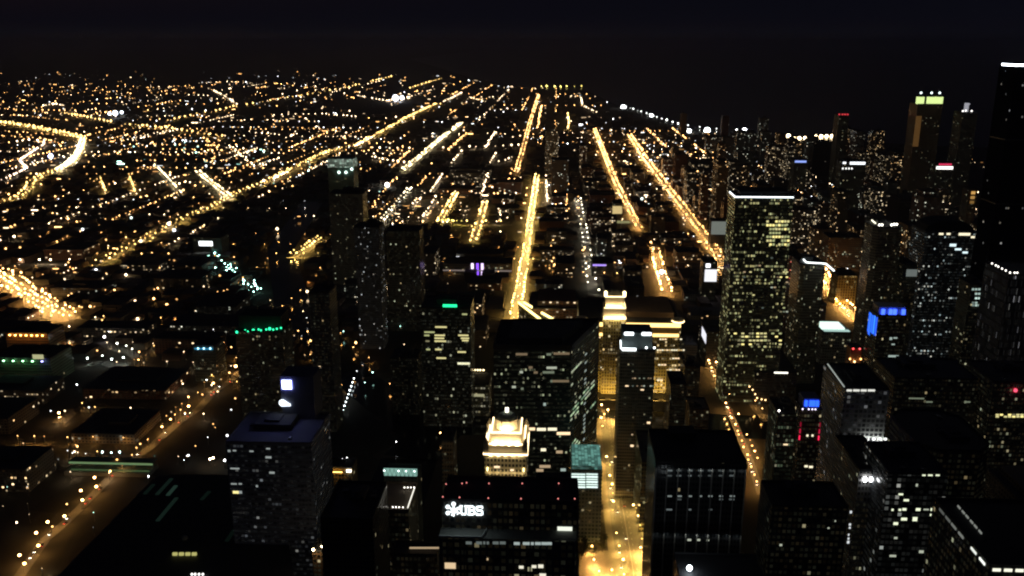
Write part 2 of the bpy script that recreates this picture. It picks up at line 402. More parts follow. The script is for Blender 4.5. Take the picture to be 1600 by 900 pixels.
shwins([(x, x+9, 846, 850) for x in (728, 744, 755, 770, 781)], emis((.8, .95, .9), .09))
shwins([(695, 712, 879, 888)], emis(WARM, .5)); shwins([(811, 818, 884, 888), (831, 838, 883, 887), (841, 849, 882, 887), (843, 853, 896, 900)], emis((1, .95, .75), .6))
shwins([(760, 763, 872, 875)], emis(WARM, .4))

# --- black slab right of the road
blk = tower('office_slab', 'black flat-roofed slab with pale vertical ribs right of the golden road', 1024, 1168, 721, 511, 46,
            facade((0.068, 0.068, 0.075), (.015, .02, .025), 2.2, 4.0, .004, L=.2, seed=3), pent=0, roof=darkm)
MB().box(-blk.w*.55, blk.w*.05, blk.d-14, blk.d-2, blk.H+.45, blk.H+5).build('penthouse', darkm, blk.root)
pilasters(blk, 9, paint((.6, .58, .55), .7), .7, .8, 0, blk.H-4)
def fill_wash(root, x0, x1, n, y, z, L, up=False, col=(.9, 1, .95), sz=.7):
    m = MB()
    for i in range(n):
        xx = x0+(x1-x0)*(i+.5)/n; q = [(xx-sz, y-2.0, z), (xx-sz, y-1.1, z), (xx+sz, y-1.1, z), (xx+sz, y-2.0, z)]
        m.poly(q[::-1] if up else q)
    m.build('floodlight', panel(col, L), root)  # lamps added to brighten the pale ribs; the slab itself has none
fill_wash(blk.root, -blk.w, blk.w, 9, -blk.d, blk.H-4, 3.5); fill_wash(blk.root, -blk.w, blk.w, 9, -blk.d, blk.H-50, 3.5)
cols = [(1041, 1051), (1057, 1067), (1074, 1082), (1090, 1099), (1106, 1115), (1122, 1132), (1138, 1149)]
for yy, br in ((735, 1), (743, 1), (775, 2), (780, 0), (796, 0)):
    for i, (a, c) in enumerate(cols):
        if br == 0 and R.random() > .35: continue
        wins(blk, [(a+R.uniform(0, 3), c-R.uniform(0, 3), yy-1.0, yy+1.3)], emis((.85, 1, .95), .13) if br == 2 else emis((.8, .95, .95), R.choice((.04, .06, .09))))
wins(blk, [(1074, 1080, 842, 845), (1088, 1094, 842, 845), (1104, 1108, 843, 845)], PDIM[2])

# --- turned dark tower in the middle: corners of its roof as seen at its height
cm = facade((0.12, 0.128, 0.12), (.02, .03, .03), 1.9, 3.9, .07, (.85, 1, .6), (1, .95, .6), .5, .12, .25, .9, 4)
zt = 157.0
pc = [onz(px, py, zt) for px, py in ((771, 546), (893, 546), (937, 503), (783, 505))]
ccx, ccy = sum(p[0] for p in pc)/4, sum(p[1] for p in pc)/4
cr = empty('office_tower', (ccx, ccy, 0), 'turned dark glass tower in the centre with slanting green-lit window rows', 'tower')
lp = [(p[0]-ccx, p[1]-ccy) for p in pc]
MB().prism(lp, 0, zt).build('facade', cm, cr)
rb = MB(); rb.prism(lp, zt+.02, zt+.5)
for i in range(4): rb.bar((*lp[i], zt+2.2), (*lp[(i+1) % 4], zt+2.2), .6, 3.6)
rb.build('roof', roofm, cr)
MB().prism([(x*.7, y*.65) for x, y in lp], zt+.55, zt+6).build('penthouse', paint((.16, .16, .13), .9), cr)
BOX.append((min(p[0] for p in pc), max(p[0] for p in pc), min(p[1] for p in pc), max(p[1] for p in pc), zt))
def wallwin(p, q, t0, t1, z0, z1, mat, root=cr):
    P, Q = Vector((*p, 0)), Vector((*q, 0)); d = (Q-P); n = Vector((d.y, -d.x, 0)).normalized()*.1
    c = P+d*(t0+t1)/2+n
    put('window', unit(mat), root, (c.x, c.y, (z0+z1)/2), (d.length*(t1-t0), .25, z1-z0), math.atan2(d.y, d.x))
def pz(py, Y=700.0): return ony(830, py, Y)[1]
cf = (ccy+(lp[0][1]+lp[1][1])/2)
def front(px0, px1, py, mat, h=2.0):
    Y = cf; xa, z = ony(px0, py, Y); xb, _ = ony(px1, py, Y); W = pc[1][0]-pc[0][0]
    wallwin(lp[0], lp[1], (xa-pc[0][0])/W, (xb-pc[0][0])/W, z-h/2, z+h/2, mat)
for (a, c, py, mi) in ((806, 824, 553, 1), (854, 861, 554, 0), (865, 890, 553, 1), (826, 832, 574, 1), (854, 870, 575, 2), (812, 817, 581, 2), (834, 840, 582, 1), (848, 866, 582, 0), (860, 880, 596, 0), (863, 889, 596, 1), (800, 806, 604, 2), (814, 818, 607, 0)):
    front(a, c, py, PDIM[mi])
for (a, c, py, mi) in ((821, 836, 670, 0), (839, 853, 671, 1), (856, 870, 671, 1), (870, 891, 678, 0), (845, 853, 703, 1), (869, 879, 707, 3), (843, 860, 729, 3), (838, 849, 735, 3), (876, 884, 735, 4), (849, 853, 632, 4)):
    front(a, c, py, PANE[mi], 2.6)
for zz, n0, n1, pr in ((zt-22, 0, 5, .7), (zt-34, 0, 3, .5), (zt-55, 1, 12, .8), (zt-59, 1, 12, .8), (zt-63, 0, 10, .8), (zt-67, 0, 4, .7), (zt-79, 8, 13, .6), (zt-92, 1, 4, .7), (zt-96, 0, 4, .7), (zt-100, 1, 5, .8), (zt-104, 0, 4, .6), (zt-108, 1, 4, .6)):
    for i in range(n0, n1):
        if R.random() < pr: wallwin(lp[1], lp[2], (i+.1)/14, (i+.9)/14, zz, zz+1.5, R.choice([emis((.75, 1, .6), .45), emis((.9, 1, .7), .3), emis((.6, 1, .6), .18)]))
for zz in range(30, 140, 4):
    if R.random() < .5: wallwin(lp[1], lp[2], .47, .53, zz, zz+1.6, emis((.8, .95, .85), .22))

# --- low teal-lit glass building beside the road
tb = tower('glass_building', 'low teal-lit glass building with bright white floors left of the golden road', 893, 941, 736, 672, 44,
           facade((0.465, 0.555, 0.54), (.1, .16, .15), 3, 3.6, .05, L=.3, seed=5), 'building', pent=0, roof=paint((.35, .45, .43), .5))
MB().box(-tb.w+.3, tb.w-.3, -tb.d+.3, tb.d-3, tb.H+.42, tb.H+5).build('glass_roof', facade((0.165, 0.315, 0.285), (.1, .2, .18), 2.4, 2.2, 3, (.25, .75, .62), (.45, .9, .8), .3, .03, .04, 0, 77), tb.root)
tg = MB()
for i in range(9):
    for j in range(12):
        a0, a1 = -tb.w+.6+i*(2*tb.w-1.2)/9, -tb.w+.6+(i+1)*(2*tb.w-1.2)/9-.25; b0, b1 = -tb.d+.6+j*(2*tb.d-4)/12, -tb.d+.6+(j+1)*(2*tb.d-4)/12-.3
        tg.poly([(a0, b0, tb.H+5.1), (a1, b0, tb.H+5.1), (a1, b1, tb.H+5.1), (a0, b1, tb.H+5.1)], R.randrange(3))
tg.build('skylight', [emis((.35, .85, .72), L) for L in (.10, .16, .24)], tb.root)
for i, yy in enumerate((741, 745, 749, 753, 757, 761)):
    wins(tb, [(893, 914.5, yy-1.2, yy+1.2), (916, 934, yy-1.2, yy+1.2)], emis((.8, 1, .92), .9 if i % 2 else .65))
roof_lamps(tb, [(913, 698), (939, 699), (912, 708)], emis((.8, 1, .95), 3, True), .7)

# --- floodlit gold crown tower
stone2 = paint((.62, .56, .42), .85, .15, .1)
f_g = facade((0.6, 0.555, 0.39), (.04, .04, .03), 2.5, 3.8, .06, L=.3, seed=6)
cr2 = tower('crowned_tower', 'stone tower with brilliantly floodlit white-gold crown and small dome', 757, 823, 712, 560, 36, f_g, pent=0, roof=stone2)
W, Dp, H = cr2.w, cr2.d, cr2.H
fl_lamp = emis((1, .74, .40), 2.6, True)
MB().box(-W*.9, W*.9, -Dp*.9, Dp*.9, H+.5, H+7).build('crown_tier', stone2, cr2.root)
MB().box(-W*.72, W*.72, -Dp*.72, Dp*.72, H+7.02, H+14).build('crown_tier', stone2, cr2.root)
MB().prism([(W*.55*math.cos(math.pi*i/4+math.pi/8), W*.55*math.sin(math.pi*i/4+math.pi/8)) for i in range(8)], H+14.02, H+21).build('crown_tier', stone2, cr2.root)
dm = MB(); pr_ = W*.5
for i in range(5):
    a0, a1 = math.pi/2*i/5, math.pi/2*(i+1)/5
    dm.cyl(0, 0, pr_*math.cos(a0), H+21.05+pr_*.6*math.sin(a0), H+21.05+pr_*.6*math.sin(a1), 12, 0, math.cos(a1)/math.cos(a0))
dm.cyl(0, 0, .5, H+21+pr_*.6, H+25+pr_*.6, 6); dm.build('dome', paint((.28, .36, .33), .7), cr2.root)
for sx in (-1, 1):
    for sy in (-1, 1):
        MB().box(sx*W*.92-1.8, sx*W*.92+1.8, sy*Dp*.92-1.8, sy*Dp*.92+1.8, H+.45, H+9).cyl(sx*W*.92, sy*Dp*.92, 2.1, H+9, H+13, 8, 0, .1).build('corner_turret', stone2, cr2.root)
for zz, k in ((H+1.5, 1.03), (H+8.2, .88), (H+15.2, .70)):
    m = MB(); a, c = W*k, Dp*k
    for p, q in (((-a, -c), (a, -c)), ((a, -c), (a, c)), ((-a, c), (-a, -c))): m.bar((*p, zz), (*q, zz), .9, .9)
    m.build('cornice_light', fl_lamp, cr2.root)
wall_spots(cr2.root, -W*.88, W*.88, 5, -Dp*.9, H+.8, 190); wall_spots(cr2.root, -W*.7, W*.7, 4, -Dp*.72, H+7.3, 200); wall_spots(cr2.root, -W*.45, W*.45, 3, -W*.52, H+14.3, 220)
wall_spots(cr2.root, -W*.95, W*.95, 5, -Dp, H-14, 16)
MB().cyl(0, 0, 1.2, H+21+W*.3, H+24+W*.3, 8).build('lantern', emis((1, .9, .7), 2.5, True), cr2.root)
sc_l = emis((1, .72, .3), 4.0, True)
me = MB().box(-.35, .35, -.35, .35, -1.2, 1.2).mesh('wall_lamp', sc_l)
for zz in (H-10, H-24, H-44):
    for xx in (-W*.86, W*.86): put('wall_lamp', me, cr2.root, (xx, -Dp-.5, zz))
wins(cr2, [(772, 781, 728, 731), (797, 803, 733, 736)], PANE[0])

# --- long golden block with central tower (floodlit ledges)
f_m = facade((0.6, 0.555, 0.255), (.05, .045, .03), 3.1, 4.2, .34, (1, .66, .25), (1, .85, .5), .9, .2, .2, .7, 8)
mt = tower('mercantile_block', 'huge golden floodlit stone block with square central tower behind the river', 905, 1064, 503, 1010, 95, f_m, 'building', pent=0)
W, Dp, H = mt.w, mt.d, mt.H
gold = emis((1, .62, .2), 1.9, True); goldb = emis((1, .72, .34), 2.6, True)
m = MB(); m.bar((-W, -Dp-.6, H-2.5), (W, -Dp-.6, H-2.5), .8, 4.6); m.build('cornice_light', gold, mt.root)
m = MB(); m.bar((-W, -Dp-.6, H-15), (W*.97, -Dp-.6, H-15), .8, 3.4); m.build('cornice_light', gold, mt.root)
# floodlit frieze between the two ledges: stone and its lamps
MB().box(-W*.985, W*.985, -Dp-.35, -Dp-.002, H-13.9, H-3.2).build('frieze', paint((.7, .55, .28), .8, .15, .2), mt.root)
x0m, _ = ony(943, 485, 1000); x1m, zt_ = ony(979, 485, 1000)
tx0, tx1 = x0m-mt.cx, x1m-mt.cx; tcx = (tx0+tx1)/2; tw = (tx1-tx0)/2
zA, zB, zC = ony(960, 500, 1000)[1], ony(960, 483, 1000)[1], ony(960, 466, 1000)[1]
MB().box(tx0, tx1, -Dp-6, -Dp+22, 0, zA).build('tower_shaft', f_m, mt.root)
MB().box(tx0+.6, tx1-.6, -Dp-5.4, -Dp+21, zA+.01, zB).build('tower_shaft', stone2, mt.root)
MB().box(tx0+2.5, tx1-2.5, -Dp-3.5, -Dp+19, zB+.01, zC).build('tower_shaft', stone2, mt.root)
MB().prism([(tx0+3, -Dp-3), (tx1-3, -Dp-3), (tx1-3, -Dp+18), (tx0+3, -Dp+18)], zC+.01, zC+5, 0, None, .25).build('tower_roof', paint((.2, .2, .16), .8), mt.root)
for zz, o, mm in ((zA, 0, goldb), (zB, .8, goldb), (zC, 2.6, goldb)):
    m = MB()
    for p, q in (((tx0+o+.3, -Dp-6.25+o), (tx1-o-.3, -Dp-6.25+o)), ((tx1-o+.2, -Dp-5.6+o), (tx1-o+.2, -Dp+21-o))): m.bar((*p, zz), (*q, zz), .45, 1.3)
    m.build('cornice_light', mm, mt.root)
wall_spots(mt.root, tx0+1, tx1-1, 5, -Dp-5.4, zA+.8, 120); wall_spots(mt.root, tx0+3, tx1-3, 4, -Dp-3.5, zB+.8, 120)
for sx in (tx0+2.5, tx1-2.5):
    MB().cyl(sx, -Dp-3, 1.7, zC+.02, zC+4.5, 8).ball(sx, -Dp-3, zC+5, 1.9, 0, 8, 5).build('lantern', emis((1, .8, .4), 3.5, True), mt.root)
for xx in (W-3, -W+3):
    MB().cyl(xx, -Dp+3, 7, H+.5, H+5, 8).build('corner_turret', stone2, mt.root)
    MB().cyl(xx, -Dp+3, 7.6, H+1.2, H+2.6, 8).build('cornice_light', goldb, mt.root)
MB().box(-W*.2, W*.9, -Dp+20, Dp-5, H+.5, H+7).build('penthouse', paint((.3, .2, .12), .9), mt.root)
for yy, x0, x1, n, kp in ((527, 935, 967, 8, .6), (530, 1030, 1066, 9, .5), (547, 1026, 1070, 12, .95), (560, 1050, 1066, 4, .7), (570, 1028, 1064, 8, .6), (578, 1036, 1064, 6, .9), (594, 1026, 1036, 2, 1), (535, 944, 948, 1, 1), (518, 1040, 1062, 6, .5), (574, 938, 946, 2, 1)):
    rows(mt, [yy], x0, x1, n, kp, [PANE[0], PANE[1], emis((1, .7, .3), .5)], 2.0)
wins(mt, [(958, 967, 570, 580)], emis((1, .85, .45), 1.4)); wins(mt, [(940, 950, 578, 582)], emis((1, .9, .6), 2))
qf = MB()
for i in range(10):
    xx = -W*.95+i*W*1.9/9; qf.poly([(xx+3.5, -Dp-26, 1), (xx-3.5, -Dp-26, 1), (xx-3.5, -Dp-25.4, 3), (xx+3.5, -Dp-25.4, 3)])
qf.build('floodlight', panel((1, .58, .17), 42), mt.root)
# the chamfered wing of the block: two long light bars running down to it
pw = [onz(px, py, 60) for px, py in ((810, 474), (818, 474), (872, 505), (850, 505))]
wcx, wcy = sum(p[0] for p in pw)/4, sum(p[1] for p in pw)/4
wr = empty('annex_block', (wcx, wcy, 0), 'slanting low annex outlined by two parallel golden light bars beside the avenue', 'building')
q = [(p[0]-wcx, p[1]-wcy) for p in pw]
MB().prism(q, 0, 59.5).build('facade', f_m, wr); MB().prism(q, 59.52, 60).build('roof', roofm, wr)
for i, j in ((1, 2), (0, 3)):
    m = MB(); m.bar((*q[i], 61.5), (*q[j], 61.5), 2.0, 2.4); m.build('light_strip', emis((1, .74, .24), 2.6, True), wr)

# --- the plain shaft in front of the golden block
sh = tower('apartment_tower', 'slender grey shaft with white-lit roof corners in front of the golden block', 969, 1024, 548, 750, 34,
           facade((0.315, 0.285, 0.24), (.03, .03, .03), 2.0, 3.2, .04, L=.35, seed=9), pent=0)
MB().box(-sh.w*.85, sh.w*.85, -sh.d+6, sh.d-2, sh.H+.45, sh.H+15).build('penthouse', paint((.16, .2, .2), .7), sh.root)
for xx in (-.5, .5):
    MB().box(sh.w*xx-4, sh.w*xx+4, -sh.d+5.2, -sh.d+5.9, sh.H+13, sh.H+15.5).build('floodlight', emis((.9, .97, 1), 3.5, True), sh.root)
m = MB(); m.bar((-sh.w*.9, -sh.d-.3, sh.H+1.5), (-sh.w*.1, -sh.d-.3, sh.H+1.5), .8, 2.4); m.bar((-sh.w*.95, -sh.d, sh.H+1.5), (-sh.w*.95, -sh.d+10, sh.H+6), .8, 1.8); m.build('light_strip', emis((.9, .98, 1), 2.5, True), sh.root)
roof_lamps(sh, [(1011, 549), (1024, 550)], emis((.9, 1, 1), 5, True), .9)
rows(sh, [591, 603], 980, 1022, 12, .6, PDIM+[PANE[3]], 2); rows(sh, [679], 986, 1008, 6, .8, PANE, 2.2)
wins(sh, [(977, 982, 602, 604), (1001, 1006, 608, 610), (1011, 1016, 659, 662), (985, 990, 695, 698), (1010, 1015, 694, 701)], PANE[0])
# ---- right-hand side towers
h3 = tower('office_tower', 'tall slab with straight white roof line and yellow-lit upper floors', 1149, 1240, 309, 985, 42,
           facade((0.12, 0.12, 0.105), (.03, .035, .03), 1.6, 4.0, .24, (1, .86, .36), (.92, 1, .5), .6, .1, .22, .85, 10), pent=0)
MB().box(-h3.w*.8, h3.w*.9, -h3.d+6, h3.d-4, h3.H+.45, h3.H+6).build('penthouse', darkm, h3.root)
m = MB(); m.bar((-h3.w, -h3.d-.3, h3.H+1), (h3.w, -h3.d-.3, h3.H+1), .6, 1.2); m.bar((-h3.w-.3, -h3.d, h3.H+1), (-h3.w-.3, h3.d*.6, h3.H+1), .6, 1.4); m.build('light_strip', emis((.85, .98, 1), 2.2, True), h3.root)
for yy in (346, 352, 358, 364, 370, 376, 382): rows(h3, [yy], 1197, 1234, 8, .8, PYEL[:3], 3.2)
for yy, kp in ((403, .3), (415, .25), (425, .35), (433, .4), (441, .3), (449, .4), (461, .3), (481, .35), (487, .35)): rows(h3, [yy], 1156, 1232, 16, kp*.4, PDIM+PYEL+PANE[3:], 2.0)
for yy in (521, 526, 532, 538): rows(h3, [yy], 1146, 1222, 13, .6, PYEL, 2.4)
i4 = tower('office_tower', 'medium tower edged by a bent white light strip at its roof', 1252, 1291, 414, 1050, 48,
           facade((0.255, 0.24, 0.195), (.04, .04, .03), 1.8, 3.6, .07, L=.5, seed=11), pent=1, chamfer=4)
edge_light(i4, [(1251, 402), (1260, 411), (1290, 413), (1303, 424)], emis((.9, 1, .97), 2.0, True), 1.3)
j5 = tower('apartment_tower', 'brown tower with two paired crown floodlights right of the bent-strip tower', 1366, 1413, 356, 1010, 36,
           facade((0.3, 0.24, 0.18), (.03, .03, .03), 1.7, 3.3, .045, L=.5, seed=12), pent=1, chamfer=5)
roof_lamps(j5, [(1374, 353), (1378, 353), (1393, 353), (1397, 352), (1401, 352)], emis((1, .95, .8), 3.5, True), 1.3)
edge_light(j5, [(1362, 345), (1368, 350)], emis((1, .95, .7), 1.5, True), 1)
k6 = tower('office_tower', 'broad dark tower with humped roof and a bright top window row', 1446, 1526, 362, 1120, 44,
           facade((0.105, 0.105, 0.12), (.02, .025, .03), 2.2, 3.8, .11, (1, .95, .8), (.7, .95, 1), .75, .15, .25, .9, 13), pent=0)
hump = MB(); n = 14
for i in range(n):
    t0, t1 = -1+2*i/n, -1+2*(i+1)/n; z0, z1 = 13*math.sqrt(max(0, 1-t0*t0)), 13*math.sqrt(max(0, 1-t1*t1)); w_ = k6.w*.98; d_ = k6.d*.8
    b0 = k6.H+.5
    hump.poly([(t0*w_, -d_, b0), (t1*w_, -d_, b0), (t1*w_, -d_, b0+z1), (t0*w_, -d_, b0+z0)]); hump.poly([(t0*w_, -d_, b0+z0), (t1*w_, -d_, b0+z1), (t1*w_, d_, b0+z1), (t0*w_, d_, b0+z0)]); hump.poly([(t1*w_, d_, b0), (t0*w_, d_, b0), (t0*w_, d_, b0+z0), (t1*w_, d_, b0+z1)])
hump.build('curved_roof', darkm, k6.root)
wins(k6, [(1467, 1474, 364, 367), (1479, 1485, 364, 367), (1498, 1516, 364, 368), (1517, 1523, 369, 372)], PANE[1])
wins(k6, [(1484, 1494, 381, 385), (1492, 1502, 388, 391), (1504, 1512, 393, 396)], emis((.75, .95, 1), .8))
l7 = tower('office_tower', 'dark tower glowing with bright blue crown lamps and a blue side wall', 1373, 1418, 494, 860, 28,
           facade((0.09, 0.09, 0.105), (.02, .02, .03), 2.0, 3.8, .05, L=.6, seed=14), pent=0)
bl = emis((.04, .10, 1), 2.2, True)
MB().box(-l7.w*.9, l7.w*.95, -l7.d+5, l7.d-5, l7.H+.45, l7.H+8).build('penthouse', paint((.5, .5, .55), .7), l7.root)
for xx in (-.62, -.1, .2, .8): MB().box(l7.w*xx-1.4, l7.w*xx+1.4, -l7.d+2.6, -l7.d+4.9, l7.H+.5, l7.H+6).build('floodlight', bl, l7.root)
for i in range(8): side_wins(l7, True, [(2+i*3.1, 4.5+i*3.1, l7.H-27+R.uniform(0, 6), l7.H-2-R.uniform(0, 2))], emis((.03, .12+.04*(i % 3), 1), (.9, .45, 1.3, .7)[i % 4], True), 'wall_glow')  # blue light on the side wall is put in as glowing strips
wins(l7, [(1390, 1394, 527, 531), (1396, 1402, 527, 529), (1393, 1398, 537, 539), (1388, 1404, 555, 558)], PANE[4])
t1 = tower('skyscraper', 'black skyscraper at the right edge rising highest with blazing white top light', 1588, 1690, 104, 1080, 40,
           facade((.008, .008, .01), (.005, .006, .008), 2.4, 3.6, .012, (.9, .95, 1), (1, .9, .7), .5, .12, .2, .9, 15), pent=0)
MB().box(-t1.w-.6, t1.w, -t1.d-.6, -t1.d+2, t1.H+.5, t1.H+2.6).box(-t1.w-.6, -t1.w+1.5, -t1.d+2.02, t1.d*.7, t1.H+.5, t1.H+2.6).build('light_strip', emis((.85, .93, 1), 8.0, True), t1.root)
for ch in t1.root.children:
    if ch.name.startswith('facade'): ch.data.materials[0].node_tree.nodes['Principled BSDF'].inputs['Specular IOR Level'].default_value = 0
for zz in (t1.H*.58, t1.H*.78): MB().box(-t1.w-.4, t1.w+.4, -t1.d-.4, t1.d+.4, zz, zz+1.2).build('ledge', metal, t1.root)
y8 = tower('apartment_tower', 'distant tower with four green-gold lantern turrets above the dark lake', 1434, 1473, 163, 2420, 55,
           facade((0.435, 0.285, 0.165), (.04, .04, .03), 3.0, 3.5, .02, L=.3, seed=16), pent=0)
for xx in (-.75, .1, .75):
    MB().box(y8.w*xx-8, y8.w*xx+8, -y8.d+1, -y8.d+15, y8.H+.5, y8.H+19).build('lantern', emis((.75, .95, .35), .75, True), y8.root)
    MB().cyl(y8.w*xx, -y8.d+8, 9, y8.H+19.05, y8.H+27, 4, 0, .1).build('lantern_roof', darkm, y8.root)
    MB().ball(y8.w*xx, -y8.d+8, y8.H+29, 3.0).build('finial_lamp', emis((.8, 1, .95), 1.8), y8.root)
MB().box(-y8.w-.6, -y8.w+14, -y8.d-.4, -y8.d-.05, y8.H-110, y8.H-30).build('glow_panel', emis((1, .5, .15), .055), y8.root)  # light on the brown left wall put in as a glowing panel
w9 = tower('apartment_tower', 'distant slim tower with small white roof-corner lights near right edge', 1504, 1528, 176, 2300, 50, facade((0.165, 0.15, 0.15), (.03, .03, .03), 3, 3.6, .02, L=.4, seed=17), pent=0)
roof_lamps(w9, [(1506, 178), (1509, 174), (1526, 176)], emis((1, .95, .9), 1.5), 2.4)
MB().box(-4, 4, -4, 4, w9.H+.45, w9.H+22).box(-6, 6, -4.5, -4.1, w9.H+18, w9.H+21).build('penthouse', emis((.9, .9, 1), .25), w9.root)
r10 = tower('apartment_tower', 'distant dark tower topped by dim red beacons against the lake', 1311, 1327, 181, 2700, 45, facade((0.135, 0.12, 0.12), (.02, .02, .02), 3, 3.4, .02, L=.4, seed=18), pent=0)
roof_lamps(r10, [(1312, 180), (1317, 180), (1321, 180), (1325, 180)], emis((1, .06, .08), .6), 2.6, 'beacon')
g11 = tower('pale_block', 'blank pale grey block top beside the orange double street', 1112, 1148, 346, 1800, 30, facade((0.165, 0.165, 0.165), (.03, .03, .03), 3, 3.6, .03, L=.3, seed=19), 'building', pent=0)
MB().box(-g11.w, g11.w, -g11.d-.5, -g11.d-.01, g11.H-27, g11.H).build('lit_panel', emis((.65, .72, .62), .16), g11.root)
a12 = tower('amber_block', 'low amber-lit block with vertical piers beside the orange side street', 1309, 1340, 431, 1400, 36, facade((0.6, 0.495, 0.195), (.1, .07, .03), 4, 4.5, .3, (1, .65, .2), (1, .75, .3), .35, .25, .15, .5, 20), 'building')
w13 = tower('market_hall', 'low hall with a glowing white-green roof left of the blue crown tower', 1285, 1330, 520, 1120, 42, facade((0.465, 0.465, 0.435), (.05, .05, .05), 3, 4, .1, L=.4, seed=21), 'building', pent=0)
MB().box(-w13.w*.85, w13.w*.75, -w13.d+12, w13.d-2, w13.H+.5, w13.H+3).build('skylight', emis((.75, 1, .88), .9, True), w13.root)
MB().box(-w13.w*.8, w13.w*.95, -w13.d+2, -w13.d+9, w13.H+.5, w13.H+2).build('skylight', emis((.6, .9, .82), .45, True), w13.root)
s14 = tower('turret_building', 'little turret floodlit red above and orange below', 1330, 1347, 545, 905, 14, paint((.45, .25, .15), .8), 'building', pent=0)
for xx, zz, mm in ((-.7, .5, emis(RED, 2.5, True)), (.5, .5, emis((1, .1, .1), 2.0, True)), (-1.1, -11, emis((1, .5, .15), 3.5, True)), (.9, -11, emis((1, .5, .15), 3.5, True)), (-.2, -14, emis((1, .6, .25), 4, True))):
    MB().ball(s14.w*xx, -s14.d-1.2, s14.H+zz, 1.0).build('floodlight', mm, s14.root)
m15 = tower('civic_block', 'grey office block with regular white window grid and lit roof edge', 1320, 1390, 609, 650, 56,
            facade((0.6, 0.6, 0.6), (.03, .03, .035), 3.4, 3.9, .10, (1, 1, .95), (.9, .95, 1), .16, .14, .18, .2, 22), 'building', pent=1)
wins(m15, [(1323, 1331, 608.5, 611.5), (1333, 1343, 608.5, 611.5), (1345, 1354, 608.5, 611.5), (1356, 1367, 608.5, 611.5)], emis((1, 1, .9), .55))
edge_light(m15, [(1293, 570), (1319, 606)], emis((.9, 1, .9), .25), .7)
wall_spots(m15.root, 0, m15.w*.95, 4, -m15.d, ony(1376, 690, 648)[1], 26, .8, 'floodlight', (.95, 1, .92))
up = emis((.95, 1, .95), 2.0, True)
for px in (1366, 1376, 1384): 
    xx, zz = ony(px, 687, 648); MB().box(xx-m15.cx-1, xx-m15.cx+1, -m15.d-1.4, -m15.d-.4, zz-.6, zz+.6).build('floodlight', up, m15.root)
n16 = tower('setback_tower', 'slim stepped tower with blue crown lamps and red lit columns', 1252, 1284, 641, 630, 17, facade((0.165, 0.105, 0.09), (.03, .02, .02), 2.2, 3.6, .04, L=.6, seed=23), pent=0)
MB().box(-n16.w*.8, n16.w*.8, -n16.d*.8, n16.d*.8, n16.H+.5, n16.H+9).build('crown_tier', paint((.3, .3, .4), .7), n16.root)
for xx in (-.55, -.1, .2, .55): MB().box(n16.w*xx-1.0, n16.w*xx+1.0, -n16.d*.8-1.3, -n16.d*.8-.1, n16.H+3, n16.H+7.5).build('floodlight', emis((.02, .09, 1), 1.6, True), n16.root)
for xx in (-.9, -.3, .05, .35): MB().ball(n16.w*xx, -n16.d-.6, n16.H+1.2, .6).build('floodlight', emis((.85, .75, 1), 2, True), n16.root)
for xx in (-.95, .95): [MB().box(n16.w*xx-.4, n16.w*xx+.4, -n16.d-.9, -n16.d-.1, n16.H-24+k*5.4, n16.H-20.5+k*5.4).build('light_strip', emis((1, .02, .09), (.9, .35, .15)[k], True), n16.root) for k in range(3)]
wins(n16, [(1260, 1263, 679, 682), (1268, 1271, 679, 682), (1257, 1262, 727, 730), (1264, 1270, 728, 731), (1261, 1264, 756, 758), (1271, 1274, 756, 758), (1277, 1279, 766, 768)], PANE[1])
o17 = tower('office_block', 'dark block with three dazzling floodlights under its roof edge', 1343, 1391, 737, 525, 52, facade((0.405, 0.39, 0.375), (.03, .03, .03), 2.2, 3.9, .03, L=.3, seed=24), 'building', pent=1)
for px in (1352, 1362, 1383):
    xx, zz = ony(px, 749, 524); MB().box(xx-o17.cx-.7, xx-o17.cx+.7, -o17.d-1.1, -o17.d-.3, zz-1.7, zz+1.2).build('floodlight', emis((.95, .98, 1), 12, True), o17.root)
p18 = tower('office_block', 'dark glass block with a scatter of lit windows, nearer than the floodlit block', 1388, 1482, 741, 500, 44, facade((0.083, 0.09, 0.098), (.02, .025, .03), 2.8, 3.9, .05, (.9, 1, .95), (1, 1, .9), .3, .1, .2, .9, 25), 'building', pent=1)
wins(p18, [(1441, 1446, 741.5, 743.5), (1450, 1457, 741.5, 743.5), (1462, 1468, 741.5, 743.5), (1404, 1411, 771, 773.5), (1412, 1420, 780, 783), (1393, 1396, 795, 798), (1404, 1408, 795, 798), (1410, 1416, 794, 797.5), (1431, 1438, 794, 798), (1454, 1462, 794, 798), (1453, 1461, 803, 806), (1408, 1417, 809, 813), (1426, 1433, 808, 814), (1396, 1403, 816, 820)], PANE[2])
wins(p18, [(1443, 1451, 795, 797), (1397, 1402, 839, 842), (1436, 1443, 860, 864), (1390, 1400, 867, 870), (1431, 1434, 756, 760)], PDIM[2])
q19 = tower('office_block', 'near black block at bottom right corner with dashed white roof-edge lights', 1546, 1720, 887, 375, 64, facade((0.075, 0.075, 0.083), (.02, .02, .025), 3, 4, .03, L=.3, seed=26), 'building', pent=0, roof=darkm)
for i in range(4):
    X0, _ = ony(1551+i*18, 888, 375); MB().box(X0-q19.cx, X0-q19.cx+3.6, -q19.d-.5, -q19.d-.1, q19.H-1.6, q19.H-.2).build('light_strip', emis((1, 1, .8), .7), q19.root)
for t, L in ((.06, .8), (.2, .6), (.42, .12), (.55, .10), (.66, .07), (.78, .06)):
    MB().box(-q19.w-.5, -q19.w-.1, -q19.d+t*2*q19.d, -q19.d+t*2*q19.d+5.5, q19.H-1.4, q19.H-.2).build('light_strip', emis((.95, 1, .9), L), q19.root)
